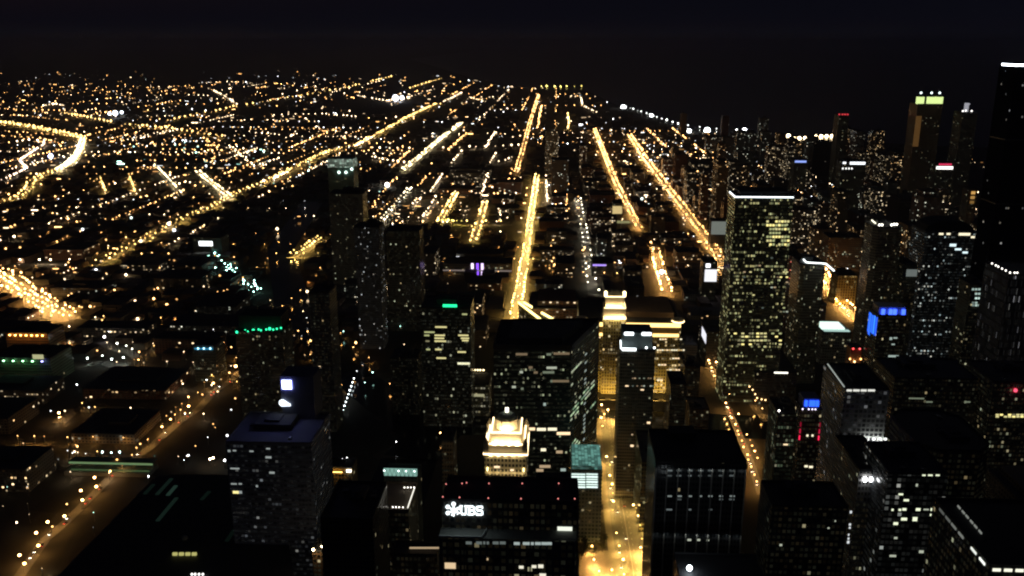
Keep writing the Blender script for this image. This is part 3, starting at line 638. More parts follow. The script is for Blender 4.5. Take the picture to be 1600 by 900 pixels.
for t in (.45, .53, .6, .68, .75, .83): MB().box(-q19.w+9, -q19.w+9.5, -q19.d+t*2*q19.d, -q19.d+t*2*q19.d+3, q19.H+.5, q19.H+1.4).build('light_strip', emis((.95, 1, .9), .14), q19.root)
r20 = tower('office_block', 'round-fronted black block with unlit roof above the bottom right corner', 1440, 1560, 705, 560, 70, facade((0.075, 0.075, 0.083), (.02, .02, .025), 3, 4, .015, L=.3, seed=27), 'building', pent=1, roof=darkm, chamfer=12)
u21 = tower('office_block', 'broad brown gridded block right of the white-gridded civic block', 1398, 1530, 592, 720, 50, facade((0.21, 0.18, 0.165), (.03, .03, .03), 2.6, 3.9, .03, L=.25, seed=28), 'building', pent=1)
wins(u21, [(1420, 1444, 621.5, 623.5), (1447, 1457, 627, 629), (1508, 1516, 627, 629)], PDIM[0])
v22 = tower('office_block', 'amber-windowed block with small red lamp at the right edge', 1553, 1660, 598, 700, 50, facade((0.315, 0.27, 0.21), (.03, .03, .03), 2.6, 3.9, .08, L=.4, seed=29), 'building', pent=1)
rows(v22, [648, 651], 1555, 1600, 7, .8, PYEL, 2.4); MB().ball(-v22.w*.35, -v22.d-1, v22.H-6, 1.6).build('wall_lamp', emis((1, .08, .15), 1.2), v22.root)
x23 = tower('office_tower', 'finned dark tower with a string of roof lamps near the right edge', 1577, 1680, 431, 870, 52, facade((0.105, 0.105, 0.12), (.02, .02, .03), 1.7, 8.0, .05, (1, 1, .9), (.9, .9, 1), .3, .3, .1, .5, 30), pent=0)
roof_lamps(x23, [(1548.5, 413), (1552, 416), (1556, 418), (1561, 421), (1566, 424), (1572, 427.5), (1576, 430), (1590, 430), (1596, 431)], emis((1, .95, .85), 2.2), .9)
y24 = tower('office_block', 'near unlit roof block between black ribbed slab and floodlit block', 1206, 1326, 792, 470, 30, facade((0.068, 0.068, 0.075), (.02, .02, .02), 2.8, 3.9, .02, L=.25, seed=31), 'building', pent=1, roof=darkm)
wins(y24, [(1328, 1331, 798, 802), (1326.5, 1329.5, 818, 821), (1326.5, 1329, 823, 826), (1325, 1327, 834, 837), (1324.5, 1327, 840, 843), (1323.5, 1327, 845, 849)], emis(WHT, .5)); wins(y24, [(1293, 1296, 824, 826), (1304, 1306, 813, 815), (1218, 1222, 850, 853)], PDIM[2])
z25 = tower('office_block', 'lowest near roof with one bright white lamp below the ribbed slab', 1063, 1200, 912, 440, 30, facade((0.06, 0.06, 0.068), (.02, .02, .02), 2.8, 3.9, .02, L=.25, seed=32), 'building', pent=0, roof=darkm)
roof_lamps(z25, [(1077, 891)], emis((.85, .97, 1), 9, True), 1.7)
d26 = tower('office_block', 'beige narrow block right of the grey shaft, its flank dimly lit', 1048, 1073, 601, 800, 34, facade((0.375, 0.315, 0.255), (.03, .03, .03), 2, 3.4, .04, L=.3, seed=33), 'building')
d27 = tower('office_tower', 'dark block with white slanted sign strip on its side, left of the yellow-lit slab', 1105, 1146, 520, 1100, 52, facade((0.09, 0.09, 0.09), (.02, .02, .02), 2, 3.6, .05, L=.3, seed=34))
side_wins(d27, True, [(5, 40, d27.H-17, d27.H-4)], emis((.9, .9, 1), .7, True), 'sign_panel')
d28 = tower('office_block', 'dark block with teal light bar on its side, above the right-hand street', 1180, 1246, 582, 980, 95, facade((0.12, 0.105, 0.105), (.02, .02, .02), 2.4, 3.6, .04, L=.4, seed=35), 'building', roof=darkm)
side_wins(d28, True, [(22, 58, d28.H-9, d28.H-5)], emis((.6, 1, .95), 1.0, True), 'light_strip')
edge_light(d28, [(1155, 548), (1171, 566)], emis((1, .55, .15), .9, True), 1.0)
for px, py in ((1171, 604), (1176, 609), (1180, 616), (1183, 622), (1190, 624), (1196, 625)):
    X, Z = ony(px, py, 979); MB().ball(X-d28.cx, -d28.d-1, Z, .8).build('wall_lamp', emis((1, .62, .25), 4, True), d28.root)
MB().box(-d28.w*.1, d28.w*.55, -d28.d-.6, -d28.d-.1, d28.H-.5, d28.H+1.2).build('light_strip', emis((1, .95, .8), 1.4), d28.root)
d29 = tower('office_block', 'mid-height block with green-lit windows beside the blue-crowned slim tower', 1216, 1248, 648, 640, 30, facade((0.195, 0.195, 0.165), (.03, .04, .03), 2.2, 3.6, .16, (.7, 1, .6), (1, .9, .6), .22, .15, .2, .8, 36), 'building')
wins(d29, [(1224, 1231, 693.5, 695.5)], PANE[0]); roof_lamps(d29, [(1235, 697)], emis((1, .95, .85), 4), .8)
f47 = tower('office_block', 'dark stepped block filling the corner right of the golden block', 1070, 1094, 574, 905, 34, facade((.14, .12, .09), (.03, .03, .03), 2.2, 3.6, .06, L=.5, seed=61), 'building')
f48 = tower('office_block', 'small dark block behind the golden block corner, beside the canyon street', 1070, 1090, 540, 1130, 40, facade((.16, .13, .1), (.03, .03, .03), 2.4, 3.6, .08, L=.5, seed=62), 'building')
f49 = tower('low_building', 'low brown building on the open lot right of the grey shaft', 1078, 1108, 640, 850, 30, facade((.2, .15, .1), (.03, .03, .03), 2.6, 3.6, .07, L=.4, seed=63), 'building')
# --- left and centre towers
v30 = tower('office_tower', 'dark tower with small bright green roof sign and yellow window rows', 657, 735, 481, 900, 44, facade((0.165, 0.158, 0.12), (.03, .035, .03), 2.2, 3.9, .05, (1, .95, .6), (.9, 1, .75), .4, .1, .2, .9, 37))
X0, _ = ony(692, 476, 900); X1, _ = ony(714, 476, 900)
MB().box(X0-v30.cx, X1-v30.cx, -v30.d-.5, -v30.d+.3, v30.H+1.4, v30.H+4.2).build('sign_panel', emis((.02, 1, .35), 1.1, True), v30.root)
for (a, c, yy, k_) in ((680, 698, 511, 0), (722, 730, 491, 1), (663, 679, 519, 1), (663, 671, 524, 1), (679, 695, 524, 0), (716, 732, 524, 0), (742, 749, 525, 0), (679, 694, 528.5, 0), (720, 733, 528.5, 0), (679, 697, 533, 0), (722, 732, 532, 0), (742, 748, 536, 2), (666, 672, 546, 1), (680, 690, 546, 0), (715, 728, 550, 0), (682, 697, 559.5, 0), (715, 734, 568, 0), (665, 671, 533, 2)):
    if c <= 735: wins(v30, [(a, c, yy-1.2, yy+1.2)], [PYEL[1], PYEL[2], PYEL[3]][k_])
    else: pass
wins(v30, [(715, 734, 566.5, 569.5)], emis((1, 1, .75), 1.0))
c31 = tower('apartment_tower', 'tall narrow tower with white window specks left of the green-sign tower', 553, 592, 356, 1150, 34, facade((0.18, 0.188, 0.18), (.04, .04, .04), 2.2, 3.2, .06, (1, .9, .75), (.85, .95, 1), .7, .2, .25, .5, 38))
c32 = tower('apartment_tower', 'faint tall tower standing behind the narrow specked tower', 513, 566, 303, 1480, 40, facade((0.195, 0.18, 0.165), (.04, .04, .04), 2.5, 3.2, .035, L=.5, seed=39))
c33 = tower('apartment_block', 'far slab with mint floodlit crown beside the long amber diagonal', 512, 552, 262, 2150, 50, facade((0.165, 0.255, 0.21), (.03, .05, .04), 3.5, 3.6, .03, L=.4, seed=40), 'building', pent=0)
MB().box(-c33.w, c33.w, -c33.d, c33.d-4, c33.H+.5, c33.H+21).build('crown_tier', facade((.3, .36, .3), (.3, .36, .3), 6, 5.2, 3, (.6, .88, .7), (.75, .9, .75), .55, .05, .06, 0, 78), c33.root)
for px in (529, 540, 549): X, Z = ony(px, 267 if px < 549 else 262, 2145); MB().ball(X-c33.cx, -c33.d-2, Z-4, 3.4).build('floodlight', emis((.75, 1, .9), 2.5), c33.root)
c34 = tower('office_tower', 'dark slab with faint windows between the specked tower and green-sign tower', 602, 655, 362, 1230, 40, facade((0.12, 0.105, 0.09), (.02, .02, .02), 2.5, 3.4, .03, L=.5, seed=41))
c35 = tower('office_tower', 'dark tower with chain of green lamps along its roof at left', 367, 441, 518, 905, 36, facade((0.15, 0.143, 0.128), (.03, .03, .03), 2.3, 3.4, .045, L=.35, seed=42), pent=0)
MB().box(-c35.w*.9, c35.w*.9, -c35.d+7, c35.d-2, c35.H+.45, c35.H+16).build('penthouse', darkm, c35.root)
gl = emis((.03, 1, .4), 1.6, True)
for i, xx in enumerate((-.92, -.72, -.62, -.45, -.25, -.05, .1, .3, .42, .62, .75, .9)):
    MB().ball(c35.w*xx, -c35.d+.5+(i % 3)*2, c35.H+1.4+xx*2.2, 1.1 if i % 4 else 1.7).build('roof_lamp', gl, c35.root)
c36 = tower('office_tower', 'dim dark tower standing right of the blue glowing sign', 482, 514, 458, 880, 32, facade((0.165, 0.165, 0.18), (.03, .03, .04), 2.2, 3.4, .02, L=.4, seed=43))
wins(c36, [(498, 501, 572, 575), (499, 502, 591, 594)], PANE[0])
b37 = tower('office_block', 'blue-tinted stepped block below the glowing square sign', 352, 486, 692, 600, 56, facade((0.255, 0.285, 0.405), (.03, .04, .07), 2.6, 4.0, .07, (.8, .9, 1), (1, 1, .9), .16, .1, .25, .9, 44), 'building', pent=1, roof=paint((.22, .22, .26), .8, .3, .1))
xt0, zt0 = ony(437, 588, 645); xt1, _ = ony(489, 588, 645)
MB().box(xt0-b37.cx, xt1-b37.cx, 645-b37.cy, 668-b37.cy, b37.H+.45, zt0).build('clock_tower', paint((.14, .15, .22), .8), b37.root)
X0, Z0 = ony(440, 594, 644.6); X1, Z1 = ony(456, 608, 644.6)
MB().box(X0-b37.cx, X1-b37.cx, 644.2-b37.cy, 644.9-b37.cy, Z1, Z0).build('sign_panel', emis((.32, .36, 1.0), 6.5, True), b37.root)
Xc, Zc = ony(445, 629, 644.6); em = MB()
em.ball(Xc-b37.cx-2, 644.2-b37.cy, Zc, 2.6, 0, 10, 6).bar((Xc-b37.cx-3, 644-b37.cy, Zc-2), (Xc-b37.cx+4.6, 644-b37.cy, Zc-1.6), .5, 2.0).bar((Xc-b37.cx-1, 644-b37.cy, Zc+2), (Xc-b37.cx+3, 644-b37.cy, Zc-1), .5, 1.6)
em.build('sign_emblem', emis((.8, .9, 1), 1.6), b37.root)
wins(b37, [(356, 360, 703, 706), (364, 369, 703, 705), (390, 396, 704, 706), (360, 374, 731, 733), (364, 378, 767, 771), (415, 424, 713, 716), (400, 403, 758, 761), (421, 429, 737, 740), (416, 422, 700, 702), (361, 370, 755, 757), (373, 378, 755, 757)], emis((.85, .95, .9), .22))
wins(b37, [(364, 373, 767, 771)], PYEL[0])
t38 = tower('riverside_block', 'low riverside block with bright lit terraces under the yellow-windowed tower', 690, 764, 601, 930, 40, facade((0.465, 0.42, 0.285), (.06, .06, .04), 3, 3.6, .25, (1, .85, .45), (1, .95, .7), .35, .15, .2, .5, 45), 'building', pent=0)
m = MB(); m.bar((-t38.w*.9, -t38.d+6, t38.H+5), (-t38.w*.2, -t38.d+6, t38.H+6), 1, 2.6); m.build('light_strip', emis((1, .98, .8), 1.2, True), t38.root)
roof_lamps(t38, [(733, 577), (756, 577), (740, 573), (744, 573), (748, 573), (752, 573), (681+12, 578), (733, 588)], emis((1, .78, .4), 3.5, True), 1.0)
m = MB(); m.bar((-t38.w, -t38.d-.4, t38.H-12), (t38.w*.8, -t38.d-.4, t38.H-12), .5, 3); m.build('light_strip', emis((.9, .85, .5), .25), t38.root)
m39 = tower('atrium_building', 'low building with mint-lit glass truss roof by the dark river', 600, 652, 746, 640, 22, facade((0.195, 0.225, 0.21), (.03, .05, .05), 3, 4, .05, L=.3, seed=46), 'building', pent=0)
MB().box(-m39.w, m39.w, -m39.d, -m39.d+.6, m39.H+1.6, m39.H+8).build('lit_panel', emis((.45, .85, .72), .32, True), m39.root)
tr = MB()
for i in range(8):
    x0 = -m39.w+i*m39.w/4; tr.bar((x0, -m39.d-.3, m39.H+1.6), (x0+m39.w/8, -m39.d-.3, m39.H+8), .25, .25); tr.bar((x0+m39.w/8, -m39.d-.3, m39.H+8), (x0+m39.w/4, -m39.d-.3, m39.H+1.6), .25, .25)
tr.build('roof_truss', metal, m39.root)
for xx in (-.95, -.1, .35, .85): MB().ball(m39.w*xx, -m39.d-.9, m39.H+6.5, .6).build('floodlight', emis((.8, 1, .95), 4, True), m39.root)
m40 = tower('office_block', 'dark roof outlined by white light line and small lamps below mint roof', 586, 638, 798, 545, 40, facade((0.165, 0.165, 0.15), (.03, .03, .03), 2.5, 3.9, .03, L=.3, seed=47), 'building', pent=0, roof=paint((.2, .17, .13), .9))
edge_light(m40, [(648, 763), (637, 795)], emis((.95, .92, .8), .9, True), .6)
roof_lamps(m40, [(613, 796), (618, 796), (623, 796), (629, 796), (632, 763), (637, 763), (642, 763), (647, 763)], emis((1, .95, .85), 3.5, True), .45)
m41 = tower('office_block', 'near dark roof with pale lit parapet left of the lettered tower', 612, 683, 868, 455, 14, facade((0.195, 0.165, 0.135), (.02, .02, .02), 2.5, 3.9, .02, L=.3, seed=48), 'building', pent=0, roof=darkm)
edge_light(m41, [(640, 858), (688, 858), (690, 890)], emis((1, .72, .42), .28), .8)  # parapet glow put in where street light falls on the wall
m42 = tower('office_block', 'tall near black block left of the white-outlined roof, unlit', 500, 582, 812, 480, 48, facade((0.06, 0.06, 0.068), (.015, .015, .02), 2.5, 3.9, .012, L=.3, seed=49), 'building', roof=darkm)
m43 = tower('office_block', 'slim brown-lit flank tower between the gold crown and mint roof', 690, 708, 690, 640, 24, facade((0.465, 0.345, 0.21), (.05, .04, .03), 2.2, 3.6, .04, L=.3, seed=50), 'building')
m44 = tower('apartment_block', 'dark riverside slab left of the lit terraces block', 610, 652, 560, 930, 30, facade((0.09, 0.09, 0.09), (.02, .02, .02), 2.5, 3.4, .02, L=.3, seed=51), 'building')
m45 = tower('office_block', 'dark brown block behind the lettered tower, right of gold crown', 836, 893, 770, 500, 25, facade((0.105, 0.09, 0.09), (.02, .02, .02), 2.5, 3.9, .02, L=.3, seed=52), 'building', roof=darkm)
m46 = tower('office_block', 'low roof with yellow-lit wall patches right of the golden road', 1003, 1026, 722, 690, 60, facade((0.315, 0.285, 0.165), (.04, .04, .03), 3, 3.9, .2, (1, .9, .4), (1, .9, .5), .3, .1, .2, .8, 53), 'building')

# --- big dark shed at bottom left with green skylight strips
ps = [onz(px, py, 35) for px, py in ((30, 960), (246, 742), (432, 742), (470, 960))]
scx, scy = sum(p[0] for p in ps)/4, sum(p[1] for p in ps)/4
sr = empty('station_shed', (scx, scy, 0), 'vast black station roof with faint green skylight strips at bottom left', 'station')
q = [(p[0]-scx, p[1]-scy) for p in ps]; q = [q[0], q[3], q[2], q[1]]
MB().prism(q, 0, 34.5).build('facade', facade((0.105, 0.105, 0.105), (.02, .02, .02), 4, 4, .03, L=.3, seed=54), sr)
MB().prism(q, 34.52, 35).build('roof', darkm, sr)
for (a, c, L) in (((226, 772), (240, 757), .03), ((245, 773), (268, 748), .05), ((262, 774), (275, 759), .14), ((246, 814), (276, 778), .06), ((315, 781), (327, 768), .03), ((354, 846), (366, 828), .02)):
    p, r_ = onz(*a, 35.5), onz(*c, 35.5); m = MB(); m.bar((p[0]-scx, p[1]-scy, 35.6), (r_[0]-scx, r_[1]-scy, 35.6), 3.2, .8); m.build('skylight', emis((.45, 1, .75), L*.13), sr)
for (x0, x1) in ((270, 277), (280, 287), (290, 297), (300, 307)):
    p, r_ = onz(x0, 866, 36), onz(x1, 866, 36); m = MB(); m.bar((p[0]-scx, p[1]-scy, 36.2), (r_[0]-scx, r_[1]-scy, 36.2), 1.6, 2.0); m.build('window', emis((.95, .9, .3), .32), sr)
for px in (300, 305, 311, 317):
    p = onz(px, 898, 36); MB().ball(p[0]-scx, p[1]-scy, 36.4, .9).build('roof_lamp', emis((1, .97, .9), 1.6), sr)
p = onz(289, 840, 36); MB().ball(p[0]-scx, p[1]-scy, 36.4, 2.2, 0, 8, 5, .6).cyl(p[0]-scx, p[1]-scy, 2.6, 35.02, 36, 8).build('roof_vent', paint((.4, .4, .4), .6), sr)
BOX.append((min(p[0] for p in ps), max(p[0] for p in ps), min(p[1] for p in ps), max(p[1] for p in ps), 35))
# --- green-lit train platform roof crossing behind it
p0, p1 = onz(112, 717, 10), onz(242, 720, 10)
pr_root = empty('platform_canopy', ((p0[0]+p1[0])/2, p0[1], 0), 'long green-lit platform canopy beside the orange street at left', 'canopy')
L_ = (p1[0]-p0[0])/2
MB().box(-L_, L_, -5, 5, 9, 10).build('canopy_roof', paint((.35, .42, .3), .8), pr_root)
MB().box(-L_, L_, -6, -5.4, 8.0, 9.6).build('light_strip', emis((.6, 1, .45), .15, True), pr_root)
MB().box(-L_*.85, L_, -14, -13.4, 5.0, 6.2).build('light_strip', emis((.5, .9, .35), .06, True), pr_root)
MB().box(-L_, L_, -16, 5, 0, 4).build('platform', paint((.2, .2, .18), .9), pr_root)
me = MB().box(-.3, .3, -.3, .3, 4.02, 8.98).mesh('canopy_post', metal)
for i in range(12): put('canopy_post', me, pr_root, (-L_+2+i*(2*L_-4)/11, 0, 0))
# --- smaller buildings that carry a light of their own
def lit_block(name, label, x0, x1, yt, D, depth, wall, lit, extra=None):
    return tower(name, label, x0, x1, yt, D, depth, facade(wall, (.04, .04, .04), 3, 3.8, lit, L=.5, seed=200+int(x0) % 97), 'building', pent=1)
e1 = lit_block('nightclub_building', 'low block with two violet light strips left of the golden avenue', 692, 800, 412, 1560, 50, (.28, .22, .18), .06)
for px, mm in ((738, emis((.85, .7, 1), 1.4)), (746, emis((.25, .08, 1), 1.2)), (753.5, emis((.8, .6, 1), 1.2))):
    X, Z = ony(px, 420, 1559); MB().box(X-e1.cx-2.2, X-e1.cx+2.2, -e1.d-.6, -e1.d-.05, Z-12, Z+10).build('light_strip', mm, e1.root)
m = MB(); m.bar((-e1.w, -e1.d-.5, 8), (e1.w, -e1.d-.5, 8), .5, 2.5); m.build('light_strip', emis((1, .8, .7), .12), e1.root)
e2 = lit_block('low_building', 'low block with a violet light bar right of the twin-dotted street', 925, 958, 412, 1560, 40, (.1, .1, .1), .05)
X0, Z = ony(926, 413, 1560); X1, _ = ony(947, 413, 1560); MB().box(X0-e2.cx, X1-e2.cx, -e2.d-.6, -e2.d-.05, e2.H-4, e2.H-1).build('light_strip', emis((.45, .3, 1), .8), e2.root)
e3 = lit_block('billboard_building', 'block with two blazing white billboards by the outer orange street', 1099, 1121, 410, 1420, 30, (.2, .2, .2), .05)
for (a, c, y0, y1, L) in ((1101, 1120, 421, 440, .7), (1103, 1110, 412, 418, 1.6)):
    wins(e3, [(a, c, y0, y1)], emis((.95, .95, 1), L, True), 'billboard')
e4 = lit_block('red_lit_block', 'block glowing red on one wall right of the yellow-lit slab', 1233, 1253, 400, 1250, 30, (.35, .12, .1), .05)
for zz in (8, 20, 32): MB().box(-e4.w*.7, e4.w*.7, -e4.d-1.2, -e4.d-.4, e4.H-zz-1, e4.H-zz).build('light_strip', emis((1, .22, .16), .8, True), e4.root)
e5 = lit_block('office_block', 'block fronted by a glowing white sign board at upper left of the river', 300, 345, 372, 1680, 40, (.08, .1, .1), .02)
wins(e5, [(311, 332, 377, 384)], emis((.9, .97, 1), 2.5, True), 'sign_panel')
e6 = lit_block('low_warehouse', 'long low warehouse with amber-lit front at the left edge', 8, 74, 521, 1090, 40, (.45, .25, .1), .02)
for i in range(7): X, Z = ony(14+i*8.5, 523, 1085); MB().box(X-e6.cx-1, X-e6.cx+1, -e6.d-4, -e6.d-3, e6.H-1.5, e6.H-.5).build('wall_lamp', emis((1, .45, .1), 14, True), e6.root)
e7 = lit_block('low_warehouse', 'low shed with greenish-lit roof and front below the amber warehouse', -15, 78, 560, 1000, 50, (.2, .32, .2), .03)
for i in range(5): X, Z = ony(4+i*15, 562, 995); MB().box(X-e7.cx-1, X-e7.cx+1, -e7.d-4, -e7.d-3, e7.H-2, e7.H-1).build('wall_lamp', emis((.35, 1, .45) if i < 4 else (.3, .3, 1), 7, True), e7.root)
wins(e7, [(51, 68, 554, 561)], emis((.85, .85, .45), .35), 'lit_panel')
e8 = lit_block('low_building', 'low block with three pale blue lamps left of the green-chained tower', 300, 336, 541, 1020, 30, (.12, .14, .12), .05)
for px in (309, 318, 328): X, Z = ony(px, 545, 1018); MB().ball(X-e8.cx, -e8.d-1, Z, 1.2).build('wall_lamp', emis((.35, .75, 1), 3, True), e8.root)
m = MB(); m.bar((-e8.w*.8, -e8.d-.4, e8.H-3), (e8.w*.8, -e8.d-.4, e8.H-3), .4, 2); m.build('light_strip', emis((.05, .4, .7), .35), e8.root)
e9 = lit_block('low_building', 'low block crossed by an orange-lit strip right of the blue-tinted block', 478, 550, 731, 720, 20, (.4, .28, .12), .04)
m = MB(); m.bar((-e9.w*.95, -e9.d-3, e9.H-2), (e9.w*.6, -e9.d-3, e9.H-2), .4, .5); m.build('light_strip', emis((1, .55, .12), 5, True), e9.root)  # glowing bar added where the orange-lit street shows between buildings
roof_lamps(e9, [(501, 717), (507, 716), (514, 716), (522, 716), (528, 716), (535, 718), (542, 716), (508, 711), (519, 711)], emis((.95, .98, 1), 4, True), .45)
X, Z = ony(545, 736, 719); MB().box(X-e9.cx-2, X-e9.cx+2, -e9.d-1.4, -e9.d-.4, Z-1, Z+1).build('floodlight', emis((1, .95, .8), 4, True), e9.root)
e10 = lit_block('low_building', 'low orange-lit wall with mint strip at the bottom, left of black block', 488, 518, 862, 560, 16, (.45, .28, .16), .03)
for px, py in ((489, 860), (503, 855)): X, Z = ony(px, py, 556); MB().ball(X-e10.cx, -e10.d-3, Z, .9).build('wall_lamp', emis((1, .75, .4), 22, True), e10.root)
m = MB(); a_ = onz(480, 862, 4); c_ = onz(474, 884, 4); m.bar((a_[0]-e10.cx, a_[1]-e10.cy, 4), (c_[0]-e10.cx, c_[1]-e10.cy, 4), 1.5, 3); m.build('light_strip', emis((.5, 1, .8), .7, True), e10.root)
e11 = lit_block('apartment_tower', 'slim amber-glowing tower at far right behind the humped tower', 1514, 1528, 296, 1900, 30, (.3, .16, .08), .05)
for zz in (4, 14, 24): MB().box(-e11.w*.4, e11.w*.5, -e11.d-1, -e11.d-.1, e11.H-zz-6, e11.H-zz).build('glow_panel', emis((1, .55, .15), .5-.015*zz), e11.root)
e12 = lit_block('hotel_block', 'far block with red sign above a white-lit storey at right', 1463, 1490, 256, 2300, 40, (.14, .12, .12), .03)
wins(e12, [(1463, 1489, 260, 264.5)], emis((1, .97, .9), 1.5), 'light_strip'); wins(e12, [(1467, 1487, 255.5, 258.5)], emis((1, .05, .15), .5), 'sign_panel')
e13 = lit_block('hotel_block', 'far block with long white roof line left of the paired-floodlight tower', 1315, 1353, 252, 2250, 40, (.12, .12, .12), .03)
wins(e13, [(1328, 1352, 253, 257), (1317, 1322, 253, 256)], emis((.92, .96, 1), 1.3), 'light_strip')
for px in (1317, 1322, 1326.5, 1331): wins(e13, [(px-1.1, px+1.1, 262, 264.5)], emis((1, 1, .95), 1.2), 'wall_lamp')
e14 = lit_block('hotel_block', 'far block with short blue roof light line near the lake', 1241, 1262, 251, 2500, 40, (.1, .1, .12), .03)
wins(e14, [(1242, 1260, 251, 254)], emis((.3, .42, 1), .8), 'light_strip')
e15 = lit_block('low_building', 'cream-lit low hall at the inner orange street foot', 958, 974, 318, 2050, 40, (.5, .42, .25), .04)
wins(e15, [(957, 972, 322, 334)], emis((1, .75, .32), .45, True), 'lit_panel'); wins(e15, [(962, 985, 345, 354)], emis((.8, .75, .35), .22), 'lit_panel')
e16 = lit_block('teal_lit_block', 'dark block with teal-lit glass storeys right of the humped tower', 1517, 1543, 446, 1000, 30, (.1, .12, .12), .06)
for yy, L in ((452, .3), (459, .35), (466, .6), (473, .3), (477, .4)): rows(e16, [yy], 1518, 1542, 5, .8, [emis((.75, 1, .9), L), emis((.75, 1, .9), L*.4)], 3)
e17 = lit_block('apartment_block', 'dim block with pale lit side bay left of the humped tower', 1412, 1434, 415, 1000, 30, (.2, .22, .2), .04)
wins(e17, [(1416, 1433, 421, 432)], emis((.7, .8, .75), .12), 'lit_panel')
e18 = lit_block('brown_block', 'wide brown floodlit block of many windows right of the bent-strip tower', 1296, 1348, 372, 1620, 50, (.30, .2, .12), .12)


